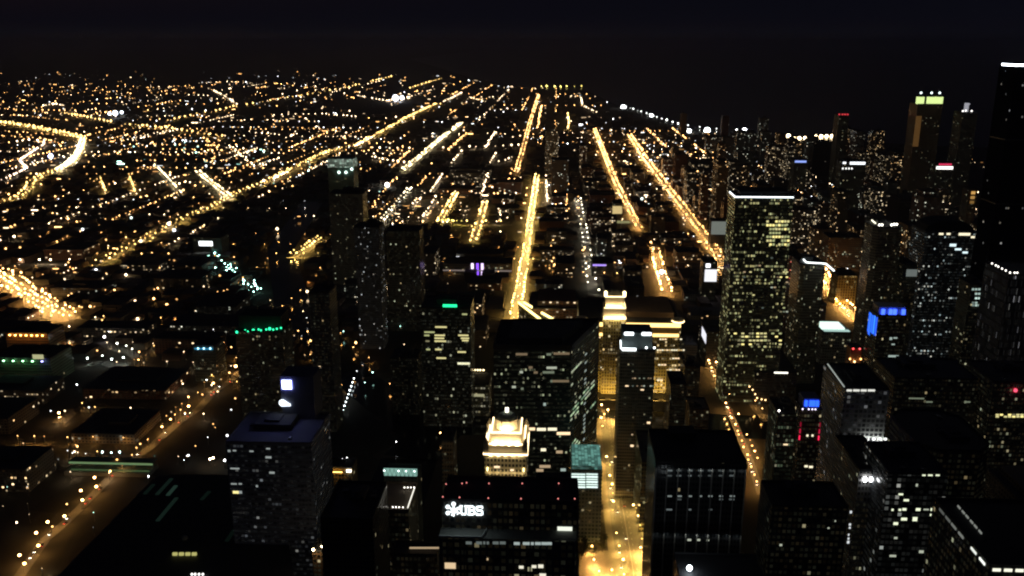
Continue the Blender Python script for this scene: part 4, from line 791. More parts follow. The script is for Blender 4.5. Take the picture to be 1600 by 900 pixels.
# ------------------------------------------------------------------ streets and their lamps (lines traced on the ground)
# (key, points on the ground as seen, road width, lamp spacing, sides, colour, power, size, label)
ST = [
 ('golden avenue', [(803, 505), (812, 462), (824, 385), (833, 320), (839, 278)], 15, 15, 2, GOLD, 4.2, 0.78, 'sodium lamp lining the brightest golden avenue running straight away'),
 ('golden avenue far part', [(806, 275), (817, 238), (827, 198), (842, 150)], 16, 48, 2, AMB, 1.44, 0.68, ''),
 ('short side avenue', [(855, 322), (853, 280)], 14, 30, 1, WARM, 1.26, .9, ''),
 ('twin dotted street', [(927, 462), (922, 425), (913, 365), (902, 312)], 18, 48, 2, (1, .9, .66), 1.08, 0.62, 'pale lamp on the narrow twin-dotted street between dark blocks'),
 ('inner orange street', [(998, 362), (985, 336), (962, 290), (946, 250), (929, 205)], 15, 20, 2, AMB, 3, 0.82, 'amber lamp on the single orange street right of centre'),
 ('outer orange street', [(1134, 438), (1118, 398), (1075, 340), (1040, 294), (1010, 255), (983, 214)], 23, 19, 2, AMB, 3, 0.85, 'amber lamp on the double-rowed orange street right of centre'),
 ('short orange street', [(1042, 465), (1030, 425), (1022, 385)], 18, 18, 2, AMB, 3, 1.0, 'amber lamp on the short orange stub behind the golden block'),
 ('right side street', [(1338, 503), (1314, 478), (1297, 454), (1281, 424)], 18, 13, 2, AMB, 6, 1.0, 'amber lamp on the short orange street left of the blue crown'),
 ('far bright diagonal', [(152, 418), (230, 376), (268, 356), (330, 328), (372, 305), (410, 292), (455, 268), (515, 240), (556, 231)], 20, 28, 2, GOLD, 2, 0.8, 'sodium lamp on the long amber diagonal at left'),
 ('far bright diagonal end', [(556, 231), (600, 207), (640, 184), (680, 165), (692, 165)], 14, 40, 2, GOLD, 1.62, 0.8, ''),
 ('far diagonal tip', [(692, 162), (706, 156), (722, 147)], 20, 90, 1, WARM, 1.62, 1.0, ''),
 ('thin bright street', [(629, 271), (660, 246), (690, 219), (722, 195)], 18, 38, 2, (1, .78, .4), 1.62, 1.0, ''),
 ('row street one', [(596, 352), (612, 332), (628, 315), (641, 298)], 14, 40, 2, (1, .85, .55), 1.08, .9, ''),
 ('row street two', [(646, 328), (656, 313)], 14, 40, 2, WARM, 1.08, .8, ''),
 ('row street three', [(661, 345), (672, 328), (682, 311)], 14, 44, 1, WARM, 1.08, .9, ''),
 ('row street four', [(688, 350), (700, 329), (713, 306)], 16, 22, 2, GOLD, 1.62, 1.0, ''),
 ('row street five', [(738, 386), (748, 358), (758, 321)], 18, 22, 2, GOLD, 1.62, 1.0, ''),
 ('row street six', [(724, 345), (732, 322)], 14, 60, 1, WARM, 1.08, .9, ''),
 ('row street seven', [(673, 304), (684, 289), (692, 276)], 14, 34, 1, WARM, 1.44, .9, ''),
 ('row street eight', [(705, 260), (722, 240)], 14, 60, 1, WARM, 1.26, .9, ''),
 ('row street nine', [(765, 260), (776, 242)], 14, 60, 1, WARM, 1.26, .9, ''),
 ('crossing row', [(590, 236), (640, 236), (700, 235), (762, 233), (812, 231)], 16, 36, 1, WARM, 1.44, .85, ''),
 ('curved crossing row', [(580, 249), (600, 254), (620, 257), (642, 260)], 16, 28, 1, WARM, 1.44, .9, ''),
 ('upper crossing row', [(570, 304), (640, 304), (700, 305), (800, 305)], 16, 44, 1, WARM, 1.08, .8, ''),
 ('lower crossing row', [(655, 353), (690, 352), (722, 352), (800, 352)], 18, 36, 1, GOLD, 1.44, .8, ''),
 ('yellow crossing stretch', [(682, 351), (720, 352)], 18, 9, 1, (1, .8, .15), 0.9, 1.0, ''),
 ('expressway', [(-20, 191), (30, 198), (70, 206), (105, 213), (131, 219)], 40, 30, 2, GOLD, 1.8, 1.1, ''),
 ('expressway bend', [(131, 219), (126, 238), (113, 257), (97, 268), (70, 278), (48, 290), (46, 300), (30, 312), (-5, 322)], 26, 30, 2, GOLD, 1.98, 1.0, ''),
 ('reddish slip road', [(70, 222), (69, 230), (50, 243), (31, 256), (43, 268), (20, 280), (2, 287)], 20, 32, 1, (1, .72, .5), 1.62, 1.1, ''),
 ('far straight road', [(98, 179), (130, 185), (178, 194)], 26, 60, 2, GOLD, 1.44, .9, ''),
 ('far straight road on', [(195, 197), (235, 201), (262, 204), (300, 210), (352, 217)], 26, 50, 2, GOLD, 1.62, .95, ''),
 ('far kinked road', [(325, 140), (350, 152), (372, 167)], 22, 120, 1, WARM, 1.26, .9, ''),
 ('far kinked road on', [(372, 167), (340, 176), (305, 182), (255, 193)], 22, 80, 1, GOLD, 1.44, .9, ''),
 ('far horizon road', [(300, 182), (360, 171), (420, 160), (480, 150), (540, 139), (610, 122)], 22, 150, 1, GOLD, 1.26, .9, ''),
 ('far horizon road two', [(640, 140), (665, 132), (691, 124)], 22, 130, 1, GOLD, 1.44, .9, ''),
 ('far horizon road three', [(606, 168), (640, 154), (680, 141), (700, 141)], 22, 120, 1, WARM, 1.26, .9, ''),
 ('far horizon road four', [(400, 164), (440, 156), (500, 152), (570, 146), (640, 150)], 22, 170, 1, WARM, 1.08, .8, ''),
 ('ramp cluster', [(-10, 428), (20, 448), (52, 470), (80, 485), (106, 502)], 44, 15, 3, AMB, 2.88, 1.0, 'orange lamp in the dense ramp cluster at the left edge'),
 ('left stub one', [(155, 275), (160, 290), (166, 305)], 14, 26, 1, GOLD, 1.26, .9, ''),
 ('left stub two', [(201, 276), (207, 291), (212, 307)], 14, 24, 1, GOLD, 1.44, .9, ''),
 ('left stub three', [(242, 262), (262, 282), (286, 309)], 16, 26, 1, (1, .8, .45), 1.62, .95, ''),
 ('left stub four', [(308, 272), (332, 291), (361, 315)], 18, 24, 2, (1, .78, .4), 1.62, .95, ''),
 ('dotted left row', [(28, 414), (60, 414), (90, 414), (120, 413)], 14, 30, 1, WARM, 1.44, .9, 'warm lamp in the even dotted row at far left'),
 ('left lower street', [(28, 905), (70, 845), (105, 815), (150, 770), (180, 738)], 9, 26, 2, AMB, 0.8, 1.2, 'amber lamp on the orange street along the black station roof'),
 ('left upper street', [(180, 738), (235, 700), (280, 660), (310, 640), (335, 612), (360, 596), (380, 575)], 10, 34, 1, AMB, 1.1, 1.35, 'amber lamp on the orange street climbing from the green canopy'),
 ('mid left row', [(160, 535), (175, 545), (203, 552), (215, 560)], 14, 20, 1, (.9, .95, .8), 0.3, .8, 'pale lamp in the curved row at middle left'),
 ('lower mid row', [(138, 572), (160, 566), (178, 573), (205, 569)], 14, 18, 1, (.85, 1, .9), 0.3, .8, 'pale lamp in the lower wavy row at middle left'),
 ('left bright yard', [(100, 436), (112, 430), (125, 426)], 14, 16, 1, WARM, 0.4, .9, 'warm lamp in the small yard right of the ramp cluster'),
 ('amber ramp', [(458, 404), (470, 396), (482, 390), (495, 380), (504, 375)], 18, 14, 2, GOLD, 1.8, .9, 'gold lamp on the short bright ramp left of the specked tower'),
 ('amber ramp foot', [(450, 402), (468, 404), (485, 403), (505, 403)], 16, 18, 1, GOLD, 1.8, 1.0, 'gold lamp along the foot of the short ramp'),
 ('golden road', [(991, 905), (984, 860), (972, 790), (961, 700), (955, 655)], 24, 18, 2, GOLD, 3.0, 0.85, 'sodium lamp on the broad golden road at bottom centre'),
 ('right canyon street', [(1190, 775), (1172, 722), (1153, 675), (1142, 650), (1128, 615), (1105, 560)], 8, 14, 2, AMB, 1.2, 0.8, 'amber lamp in the narrow street canyon right of the ribbed slab'),
 ('bright left corner', [(92, 270), (110, 258), (124, 240), (130, 222)], 18, 12, 2, (1, .82, .5), 1.8, 1.1, ''),
 ('lakefront drive', [(972, 168), (1012, 181), (1030, 188), (1062, 198), (1105, 204), (1168, 208)], 24, 95, 1, (.95, 1, .95), 1.26, .9, ''),
 ('shore headland', [(845, 137), (870, 138), (912, 137)], 24, 75, 2, (1, .82, .2), 1.62, .95, ''),
 ('far shore lamps', [(890, 152), (908, 155), (910, 168), (935, 180)], 20, 90, 1, WARM, 1.26, .9, ''),
 ('slip to north', [(887, 205), (889, 195), (887, 180)], 16, 40, 1, GOLD, 1.44, .9, ''),
 ('river street', [(775, 258), (790, 255), (800, 250)], 16, 40, 1, WARM, 1.08, .9, ''),
 ('plaza behind', [(560, 470), (575, 485), (590, 502)], 14, 20, 1, (.8, 1, .92), 0.5, .9, 'pale lamp on the slanted railway edge behind the dim tower'),
 ('amber lane', [(598, 448), (608, 450), (620, 462)], 14, 16, 1, WARM, 1.26, .8, 'warm lamp in the small lane left of the green-sign tower'),
 ('yard street', [(92, 662), (118, 640), (160, 642)], 16, 34, 1, AMB, 0.8, 1.4, 'amber lamp in the lonely yard at lower left'),
 ('back lane', [(1165, 610), (1182, 640), (1200, 660)], 12, 24, 1, AMB, 0.9, .7, 'amber lamp in the back lane right of the canyon street'),
]
roads = MB(); lines = MB()
cand = []
def walk_line(W_, spacing, off):
    d0 = off; acc = 0.0
    for (a, b) in zip(W_, W_[1:]):
        a, b = Vector(a), Vector(b); L = (b-a).length
        if L < 1e-6: continue
        while d0 <= acc+L:
            t = (d0-acc)/L; yield a+(b-a)*t, (b-a)/L; d0 += spacing
        acc += L
for si, (key, pts, wd, spc, sides, colr, pw_, sz, lab) in enumerate(ST):
    Wp = [onz(*p) for p in pts]
    ribbon(roads, Wp, wd, .20+si*.012)
    offs = {1: [0.0], 2: [-.36, .36], 3: [-.45, -.15, .15, .45]}[sides]
    for k_, o in enumerate(offs):
        gap = 0
        for p, d in walk_line(Wp, spc*R.uniform(.95, 1.05), spc*(.3+.5*(k_ % 2))):
            j = R.gauss(0, spc*.13); oo = o*wd*R.uniform(.75, 1.2)
            x = p.x-d.y*oo+d.x*j; y = p.y+d.x*oo+d.y*j
            gap = gap-1 if gap > 0 else (R.randint(1, 3) if R.random() < .05 else 0)
            if gap > 0: continue
            cand.append([x, y, si, o])
tag(roads.build('road', asphalt), None, None, None, 'structure')
# kerbs, pavement and painted lines of the near golden road
gr = [onz(*p) for p in [(991, 905), (984, 860), (972, 790), (961, 700), (955, 655)]]
def offset(W_, o):
    out = []
    for i, p in enumerate(W_):
        a = Vector(W_[max(0, i-1)]); b = Vector(W_[min(len(W_)-1, i+1)]); d = (b-a).normalized(); out.append((p[0]-d.y*o, p[1]+d.x*o))
    return out
pv = MB()
for o in (-15.2, 15.2): ribbon(pv, offset(gr, o), 6.0, 1.02)
tag(pv.build('pavement', walk), None, None, None, 'structure')
pl = [onz(*p) for p in ((905, 905), (905, 862), (1016, 862), (1016, 905))]
z_ = MB(); z_.poly([(p[0], p[1], 1.08) for p in pl][::1]); tag(z_.build('plaza_pavement', walk), None, None, None, 'structure')
for o in (-3.2, 3.2):
    for p, d in walk_line(offset(gr, o), 9.0, 2.0):
        n = Vector((-d.y, d.x))*.12; e = d*3
        lines.poly([(p.x-n.x, p.y-n.y, 1.1), (p.x+e.x-n.x, p.y+e.y-n.y, 1.1), (p.x+e.x+n.x, p.y+e.y+n.y, 1.1), (p.x+n.x, p.y+n.y, 1.1)])
for o in (-.18, .18): ribbon(lines, offset(gr, o), .14, 1.1)
tag(lines.build('road_markings', white_line), None, None, None, 'structure')

# ------------------------------------------------------------------ ordinary city blocks (kept out of the sight lines to the lit streets)
SINGLES = [
 (79, 243, (.5, .55, 1), 8, 9, 'brilliant blue-white yard light between the expressway curves at left', 20),
 (618, 152, (.8, .85, 1), 22, 6, 'brilliant white stadium light near the horizon, left of centre', 30), (628, 152, (.85, .9, 1), 16, 3, 'lesser white stadium light just right of the brilliant one', 30),
 (180, 176, (.7, .85, 1), 14, 5, 'middle blue-white light of the far trio at upper left', 30), (171, 177, (.8, .9, 1), 9, 4, 'left blue-white light of the far trio at upper left', 30), (190, 175, (.8, .9, 1), 9, 4, 'right blue-white light of the far trio at upper left', 30),
 (264, 349, WHT, 4.2, 10, 'white floodlight halfway along the left amber diagonal'), (272, 359, WHT, 4.0, 10, 'lower white floodlight halfway along the left amber diagonal'), (220, 376, WARM, 3.6, 10, 'warm floodlight on the lower part of the left diagonal'),
 (150, 422, (.93, .93, 1), 3.4, 12, 'white floodlight where the left diagonal begins'), (129, 358, WHT, 3.2, 9, 'white yard light above the dotted left row'), (233, 450, WHT, 3.0, 12, 'upper of two white yard lights in the dark quarter at left'), (211, 470, WARM, 2.4, 10, 'lower warm yard light in the dark quarter at left'),
 (205, 340, (.8, 1, .95), 3.0, 8, 'pale green yard light left of the amber diagonal'), (215, 498, WARM, 2.6, 10, 'warm yard light below the dark quarter at left'), (163, 526, (1, .9, .95), 2.2, 12, 'pinkish white light above the curved pale row'),
 (556, 535, AMB, 1.9, 14, 'lone amber lamp right of the dim tower on the river bank'), (485, 532, AMB, 1.6, 14, 'lone amber lamp left of the dim tower'), (565, 476, (.85, 1, .95), 3.0, 14, 'glaring mint-white light at the specked tower foot'),
 (605, 288, (1, 1, .92), 6.5, 8, 'bright white light under the far mint-crowned slab'), (593, 300, (.6, 1, .85), 4, 4, 'teal light beside the bright white one under the mint slab'), (433, 357, WARM, 4, 8, 'warm light above the short gold ramp'),
 (480, 455, WARM, 2.6, 10, 'warm light left of the mint-white glare'), (1034, 424, (.95, 1, .97), 5, 10, 'glaring white light above the short orange stub'), (1003, 310, (.8, 1, .9), 4.4, 5, 'pale mint light between the orange streets'),
 (974, 167, (.95, 1, 1), 17, 5, 'bright white pier light where the shore begins'), (1018, 180, (.95, 1, 1), 10, 5, 'white shore light, second from the far pier light'), (1077, 204, (.95, 1, 1), 10, 6, 'white shore light above the far lakeside towers'), (1105, 203, (.85, 1, 1), 15, 6, 'brilliant white shore light nearest the lake'), (1163, 203, (.9, 1, 1), 12, 6, 'isolated white light on the lake edge'),
 (619, 690, WHT, .5, 8, 'small white lamp on the dark river quay'), (632, 605, WHT, 1.1, 10, 'white lamp on the quay left of the lit terraces'), (688, 676, AMB, .7, 12, 'amber lamp left of the gold crown'), (569, 757, WHT, .9, 6, 'white lamp left of the mint truss roof'),
 (232, 744, WHT, .7, 9, 'single white lamp beside the green canopy end'), (333, 715, WARM, 1.0, 14, 'middle warm lamp in the lit corner left of the blue block'), (328, 717, WARM, 1.0, 14, 'left warm lamp in the lit corner left of the blue block'), (351, 719, WHT, 1.0, 10, 'white lamp at the corner of the blue block'), (355, 680, (.95, .95, 1), 1.5, 7, 'white lamp above the blue block roof edge'),
 (335, 793, WHT, .6, 7, 'leftmost of three white lamps on the black station roof side'), (350, 795, WHT, .6, 7, 'middle of three white lamps on the black station roof side'), (361, 792, WHT, .6, 7, 'rightmost of three white lamps on the black station roof side'),
 (26, 816, WARM, .7, 8, 'lone warm lamp at the lower left edge'), (418, 844, WHT, .5, 7, 'lone small lamp on the dark quay at bottom'), (160, 706, (.6, .95, 1), .9, 8, 'left of three cyan lamps behind the green canopy'), (174, 707, (.6, .95, 1), .7, 8, 'middle of three cyan lamps behind the green canopy'), (187, 706, (.6, .95, 1), .9, 8, 'right of three cyan lamps behind the green canopy'),
 (925, 853, AMB, .75, 60, 'lamp at the upper left corner of the bright plaza'), (928, 874, AMB, .75, 60, 'lamp at the left edge of the bright plaza, below the corner one'), (936, 892, AMB, .7, 60, 'lamp low on the left of the bright plaza'), (956, 890, AMB, .7, 60, 'lamp low in the middle of the bright plaza'), (1001, 855, AMB, .7, 60, 'lamp at the upper right corner of the bright plaza'), (975, 897, AMB, .6, 60, 'lamp at the bottom of the golden road end'), (1008, 884, AMB, .6, 60, 'lamp at the right edge of the bright plaza'),
 (950, 640, AMB, 1.0, 40, 'lamp at the head of the golden road below the golden block'), (940, 632, AMB, 1.0, 30, 'lamp left of the golden road head'), (962, 650, AMB, .9, 40, 'lamp right of the golden road head'), (690, 470, (1, .8, .4), 2, 4, 'warm lamp above the green roof sign'),
]
ROWSL = [((553, 591, 536, 640), 9, (.85, .97, 1), .72, 'small white lamp in the slanting dotted row on the river dock', 'dock lamps'), ((1232, 213, 1300, 213), 9, (1, .75, .4), 8, 'amber lamp on the far lit pier at the lake', 'pier lamps')]
guard = []
for a in SINGLES:
    p = onz(a[0], a[1], 9); guard.append((a[0], a[1], proj(p[0], p[1], 9)[2]))
for (a, n, *_) in ROWSL:
    for i in range(n):
        t = i/(n-1); px, py = a[0]+(a[2]-a[0])*t, a[1]+(a[3]-a[1])*t; p = onz(px, py, 6); guard.append((px, py, proj(p[0], p[1], 6)[2]))
for c in cand:
    p = proj(c[0], c[1], 8); guard.append((p[0], p[1], p[2]))
HEROPX = []
for bx in list(BOX):
    ps_ = [proj(x, y, z) for x in bx[:2] for y in bx[2:4] for z in (bx[4], bx[4]*.55)]
    HEROPX.append((min(p[0] for p in ps_), max(p[0] for p in ps_), min(p[1] for p in ps_), max(p[1] for p in ps_), bx[2]))
def free(X0, X1, Y0, Y1, H, tol=.04):
    for bx in BOX:
        if X0 < bx[1]+6 and X1 > bx[0]-6 and Y0 < bx[3]+6 and Y1 > bx[2]-6: return False
    ps_ = [proj(x, y, z) for x in (X0, X1) for y in (Y0, Y1) for z in (0, H)]
    a, b, c, d = min(p[0] for p in ps_)-1, max(p[0] for p in ps_)+1, min(p[1] for p in ps_)-1, max(p[1] for p in ps_)
    if b < -20 or a > 1620: return False
    nearw = proj((X0+X1)/2, Y0, 0)[2]
    bad = sum(1 for gx, gy, gw in guard if a < gx < b and c < gy < d and gw > nearw-15)
    if bad > 0: return False
    for (hx0, hx1, hy0, hy1, hD) in HEROPX:      # never hide the named towers
        if Y0 < hD and a < hx1 and b > hx0 and c < hy1 and d > hy0: return False
    for (c0, c1) in ROADW:
        for (p, q) in zip(c0, c0[1:]):
            for k_ in range(9):
                t = k_/8; x = p[0]+(q[0]-p[0])*t; y = p[1]+(q[1]-p[1])*t
                if X0-c1/2 < x < X1+c1/2 and Y0-c1/2 < y < Y1+c1/2: return False
    return True
ROADW = [([onz(*p) for p in s[1]], s[2]) for s in ST]
ROADW.append(([(-150, 300), (-147, 560), (-145, 820), (-120, 905)], 62)); ROADW.append(([(-150, 905), (-40, 915), (60, 925), (240, 915), (420, 905), (660, 890), (900, 870)], 66))
ROADW.append(([(-135, 880), (-250, 1040), (-330, 1190), (-420, 1350), (-560, 1750), (-640, 2300)], 60))
TINT = [('brown', (.17, .12, .08)), ('grey', (.14, .14, .14)), ('beige', (.24, .2, .15)), ('black', (.05, .05, .055)), ('brick', (.2, .10, .07))]
LIT = [('amber windows', .10, (1, .55, .2), (1, .78, .45), 2.6), ('white windows', .07, (1, .86, .6), (.88, 1, .82), 1.8), ('warm windows', .19, (1, .7, .35), (1, .85, .6), 1.8), ('dark windows', .01, WARM, WHT, .6)]
GM = {}
def gmat(t, l):
    if (t, l) not in GM:
        GM[(t, l)] = facade(TINT[t][1], (.03, .03, .03), 3.0+.4*t, 3.4+.1*l, LIT[l][1], LIT[l][2], LIT[l][3], LIT[l][4], .2, .25, .5, 100+10*t+l)
    return GM[(t, l)]
ORD = ['first', 'second', 'third', 'fourth', 'fifth', 'sixth', 'seventh', 'eighth', 'ninth', 'tenth', 'eleventh', 'twelfth', 'thirteenth', 'fourteenth', 'fifteenth', 'sixteenth', 'seventeenth', 'eighteenth', 'nineteenth', 'twentieth']
NG = 0
def city_block(X0, X1, Y0, Y1, H, place, group, t=None, l=None):
    global NG
    t = R.randrange(5) if t is None else t; l = R.choice([0, 0, 1, 2, 2, 3]) if l is None else l
    hw = 'low' if H < 22 else 'mid-height' if H < 50 else 'tall' if H < 100 else 'towering'
    nm = 'low_building' if H < 22 else 'apartment_block' if H < 60 else 'apartment_tower'
    w, d = (X1-X0)/2, (Y1-Y0)/2
    root = empty(nm, ((X0+X1)/2, (Y0+Y1)/2, 0), '%s %s block, %s, %s' % (hw, TINT[t][0], LIT[l][0], place), 'building', group)
    m = MB(); m.box(-w, w, -d, d, 0, H)
    if H > 45 and R.random() < .5: m.box(-w*.8, w*.8, -d*.8, d*.8, H, H+R.uniform(4, 10))
    m.build('facade', gmat(t, l), root)
    rf = MB(); pw2 = w*R.uniform(.2, .5); pd2 = d*R.uniform(.2, .5); ox = R.uniform(-.3, .3)*w
    rf.box(-w*1.01, w*1.01, -d*1.01, d*1.01, H-.6, H+.5); rf.box(ox-pw2, ox+pw2, -pd2, pd2, H+.5, H+R.uniform(2.5, 11 if H > 45 else 4)); rf.build('roof', roofm, root)
    BOX.append((X0, X1, Y0, Y1, H)); NG += 1
COLS = [(-330, -205, 'second block left of golden avenue'), (-190, -85, 'first block left of golden avenue'), (-40, 40, 'first block right of golden avenue'), (72, 160, 'left of inner orange street'), (200, 285, 'between the orange streets'), (330, 405, 'first block right of orange streets'),
        (445, 530, 'second block right of orange streets'), (567, 650, 'third block right of orange streets'), (690, 770, 'fourth block right of orange streets'), (810, 880, 'fifth block right of orange streets'), (920, 1000, 'sixth block right of orange streets')]
for ci, (xa, xb, place) in enumerate(COLS):
    for ri in range(15):
        ya = 1125+ri*128
        if ya > 2900 and ci < 5: continue
        halves = 2 if (ci >= 3 and R.random() < .6) else 1
        for hf in range(halves):
            for attempt in range(5):
                wx = R.uniform(.4, .9)*(xb-xa)/halves; x0 = xa+hf*(xb-xa)/halves+R.uniform(0, (xb-xa)/halves-wx)
                dy = R.uniform(25, 80); y0 = ya+R.uniform(0, 110-dy)
                tallp = .5 if (ci >= 5) else .28
                Hh = R.uniform(55, 150) if R.random() < tallp else R.uniform(12, 45)
                Hh *= (.5, .6, .7, .9, .5)[attempt] if attempt else 1
                if free(x0, x0+wx, y0, y0+dy, Hh):
                    wh = '' if halves == 1 else (', left' if hf == 0 else ', right')
                    city_block(x0, x0+wx, y0, y0+dy, Hh, '%s row back, %s%s' % (ORD[ri], place, wh), 'city blocks north of the river'); break
# near west side: low blocks, rows counted from the near end
k_ = 0
WC = [(-560, -440, 'left of the orange street'), (-700, -580, 'two blocks left of the orange street'), (-850, -725, 'three blocks left of the orange street'), (-370, -260, 'between orange street and river'), (-1000, -870, 'four blocks left of the orange street')]
for ci, (xa, xb, place) in enumerate(WC):
    for ri in range(10):
        ya = 600+ri*112
        for attempt in range(4):
            wx = R.uniform(.45, .95)*(xb-xa); x0 = xa+R.uniform(0, (xb-xa)-wx); dy = R.uniform(30, 85); y0 = ya+R.uniform(0, 105-dy)
            Hh = R.uniform(8, 26) if R.random() < .85 else R.uniform(30, 55)
            if free(x0, x0+wx, y0, y0+dy, Hh):
                city_block(x0, x0+wx, y0, y0+dy, Hh, '%s row up %s' % (ORD[ri], place), 'low blocks on the west side', None, R.choice([0, 1, 2, 0])); break
# lakefront towers far right
LC = [(560, 660), (690, 790), (820, 920), (950, 1050), (1080, 1180), (1210, 1310), (1340, 1440)]
for ci, (xa, xb) in enumerate(LC):
    for ri in range(5):
        ya = 3050+ri*250
        if xb > 1400-ri*150: continue
        wx = R.uniform(25, 60); x0 = xa+R.uniform(0, 100-wx); dy = R.uniform(25, 50); y0 = ya+R.uniform(0, 150); Hh = R.uniform(40, 110)
        if free(x0, x0+wx, y0, y0+dy, Hh): city_block(x0, x0+wx, y0, y0+dy, Hh, '%s lakeside row, %s from left' % (ORD[ri], ORD[ci]), 'far lakeside towers', None, R.choice([0, 1, 1, 3]))
# loop blocks filling the right-hand side south of the river
FX = [(225, 280, 'right of the canyon street'), (318, 400, 'two streets right of the canyon street'), (430, 520, 'three streets right of the canyon street'), (550, 640, 'four streets right of the canyon street')]
for ci, (xa, xb, place) in enumerate(FX):
    for ri in range(4):
        ya = 560+ri*85
        for attempt in range(4):
            wx = R.uniform(.6, .95)*(xb-xa); x0 = xa+R.uniform(0, xb-xa-wx); dy = R.uniform(35, 60); y0 = ya+R.uniform(0, 20); Hh = R.uniform(40, 110)*(1, .8, .6, .4)[attempt]
            if free(x0, x0+wx, y0, y0+dy, Hh): city_block(x0, x0+wx, y0, y0+dy, Hh, '%s row %s' % (ORD[ri], place), 'blocks south of the river', None, R.choice([0, 1, 3])); break


# far low-rise roofs, thousands of them: one mass
lo = MB()
def inside_lake(x, y):
    for (a, b) in zip(shore, shore[1:]):
        if min(a[1], b[1]) <= y <= max(a[1], b[1]):
            t = (y-a[1])/(b[1]-a[1]+1e-9); return x > a[0]+(b[0]-a[0])*t-30
    return y > shore[0][1] or (y < shore[-1][1] and False)
cnt = 0
while cnt < 5200:
    px, py = R.uniform(-40, 1250), R.choice([R.uniform(150, 420), R.uniform(180, 330), R.uniform(330, 560)])
    x, y = onz(px, py)
    if inside_lake(x, y) or (x > -250 and y < 1250): cnt += 1; continue
    w = R.uniform(5, 16); d = R.uniform(8, 24); h = R.uniform(5, 13)
    x = round(x/30)*30+R.uniform(-6, 6); ok = True
    for bx in BOX:
        if x-w < bx[1]+2 and x+w > bx[0]-2 and y-d < bx[3]+2 and y+d > bx[2]-2: ok = False; break
    if ok:
        for (c0, c1) in ROADW:
            for (p, q_) in zip(c0, c0[1:]):
                vx, vy = q_[0]-p[0], q_[1]-p[1]; L2 = vx*vx+vy*vy; t = max(0, min(1, ((x-p[0])*vx+(y-p[1])*vy)/L2))
                if math.hypot(x-p[0]-t*vx, y-p[1]-t*vy) < c1/2+w+3: ok = False; break
            if not ok: break
    if ok: lo.box(x-w, x+w, y-d, y+d, 0, h, R.randrange(3))
    cnt += 1
tag(lo.build('low_rise_roofs', [paint((.14, .10, .08), .9), paint((.10, .10, .09), .9), paint((.18, .16, .13), .9)]), 'mass of small dark roofs filling the far neighbourhoods between street lights', 'roofs', None, 'stuff')

# ------------------------------------------------------------------ lamps
bpy.context.view_layer.update()
dg = bpy.context.evaluated_depsgraph_get()
def seen(x, y, z):
    v = Vector((x, y, z-CAMH)); L = v.length; h = sc.ray_cast(dg, (0, 0, CAMH), v/L, distance=L-3)
    return not h[0]
def lamp_r(w): return max(.6, .0012*min(w, 3500)+.0008*max(0, w-3500))
LAMPME = {}
def lampmesh(si, cls, var):
    if (si, cls, var) not in LAMPME:
        col, pw_ = ST[si][5], ST[si][6]
        r = (1.0, .84, .66)[var]*ST[si][7]*(1.0 if cls == 0 else 1.35 if cls == 1 else 1.8); hgt = 10.0
        m = MB(); m.cyl(0, 0, .16, 0, hgt, 6, 1, .6); m.bar((0, 0, hgt), (1.6, 0, hgt+.3), .14, .14, 1); m.ball(1.6, 0, hgt+.2, r, 0, 8, 5, .8)
        q = .7; zz = hgt+.1-r*.8
        m.poly([(1.6-q, -q, zz), (1.6-q, q, zz), (1.6+q, q, zz), (1.6+q, -q, zz)], 2)
        LAMPME[(si, cls, var)] = m.mesh('street_lamp', [emis(col, (14.0, 8.0, 3.5)[var], True), metal, panel(col, round(130*pw_*(1.1, .9, .6)[var], 1))])
    return LAMPME[(si, cls, var)]
vis = []; rest = []
for c in cand:
    p = proj(c[0], c[1], 10)
    ok = seen(c[0], c[1], 10.0) and -5 < p[0] < 1605 and p[1] < 905
    (vis if ok else rest).append((p[2], c))
vis.sort(key=lambda t: t[0])
n_ind = 0
far = {}
for w, c in vis:
    si = c[2]
    if n_ind < 280 and w < 1900 and ST[si][8]:
        cls = 0 if w < 1050 else 1 if w < 1450 else 2
        o = put('street_lamp', lampmesh(si, cls, R.choice((0, 0, 0, 1, 1, 2))), None, (c[0], c[1], 0.2 if si != 99 else 0), None, 0 if c[3] < 0 else math.pi)
        tag(o, ST[si][8], 'street lamp', 'lamps of the '+ST[si][0]); n_ind += 1
    else: far.setdefault(si, []).append((w, c, True))
for w, c in rest:
    if c[1] > 300: far.setdefault(c[2], []).append((w, c, False))
print('LAMPS', n_ind, sum(len(v) for v in far.values()))
for si, lst in far.items():
    m = MB(); key, pts, wd, spc, sides, colr, pw_, sz, lab = ST[si]
    wm = sum(w for w, _, _ in lst)/len(lst); 
    for w, c, v in lst:
        q_ = R.choice((0, 0, 1, 1, 2)); r = lamp_r(w)*sz*(1.1, .85, .65)[q_]*R.uniform(.8, 1.15); m.octa(c[0], c[1], 9+r, r, q_); m.bar((c[0], c[1], 0), (c[0], c[1], 8.8), .3, .3, 3); m.poly([(c[0]-.8, c[1]-.8, 8.9), (c[0]-.8, c[1]+.8, 8.9), (c[0]+.8, c[1]+.8, 8.9), (c[0]+.8, c[1]-.8, 8.9)], 4)
    L = 6.0 if wm < 2500 else 4.6
    tag(m.build('street_lighting', [emis(colr, round(L*k_, 2), True) for k_ in (1, .6, .3)]+[metal, panel(colr, round(120*pw_, 1))]), 'far row of tiny lamps along the %s' % key, 'street lights', None, 'stuff')

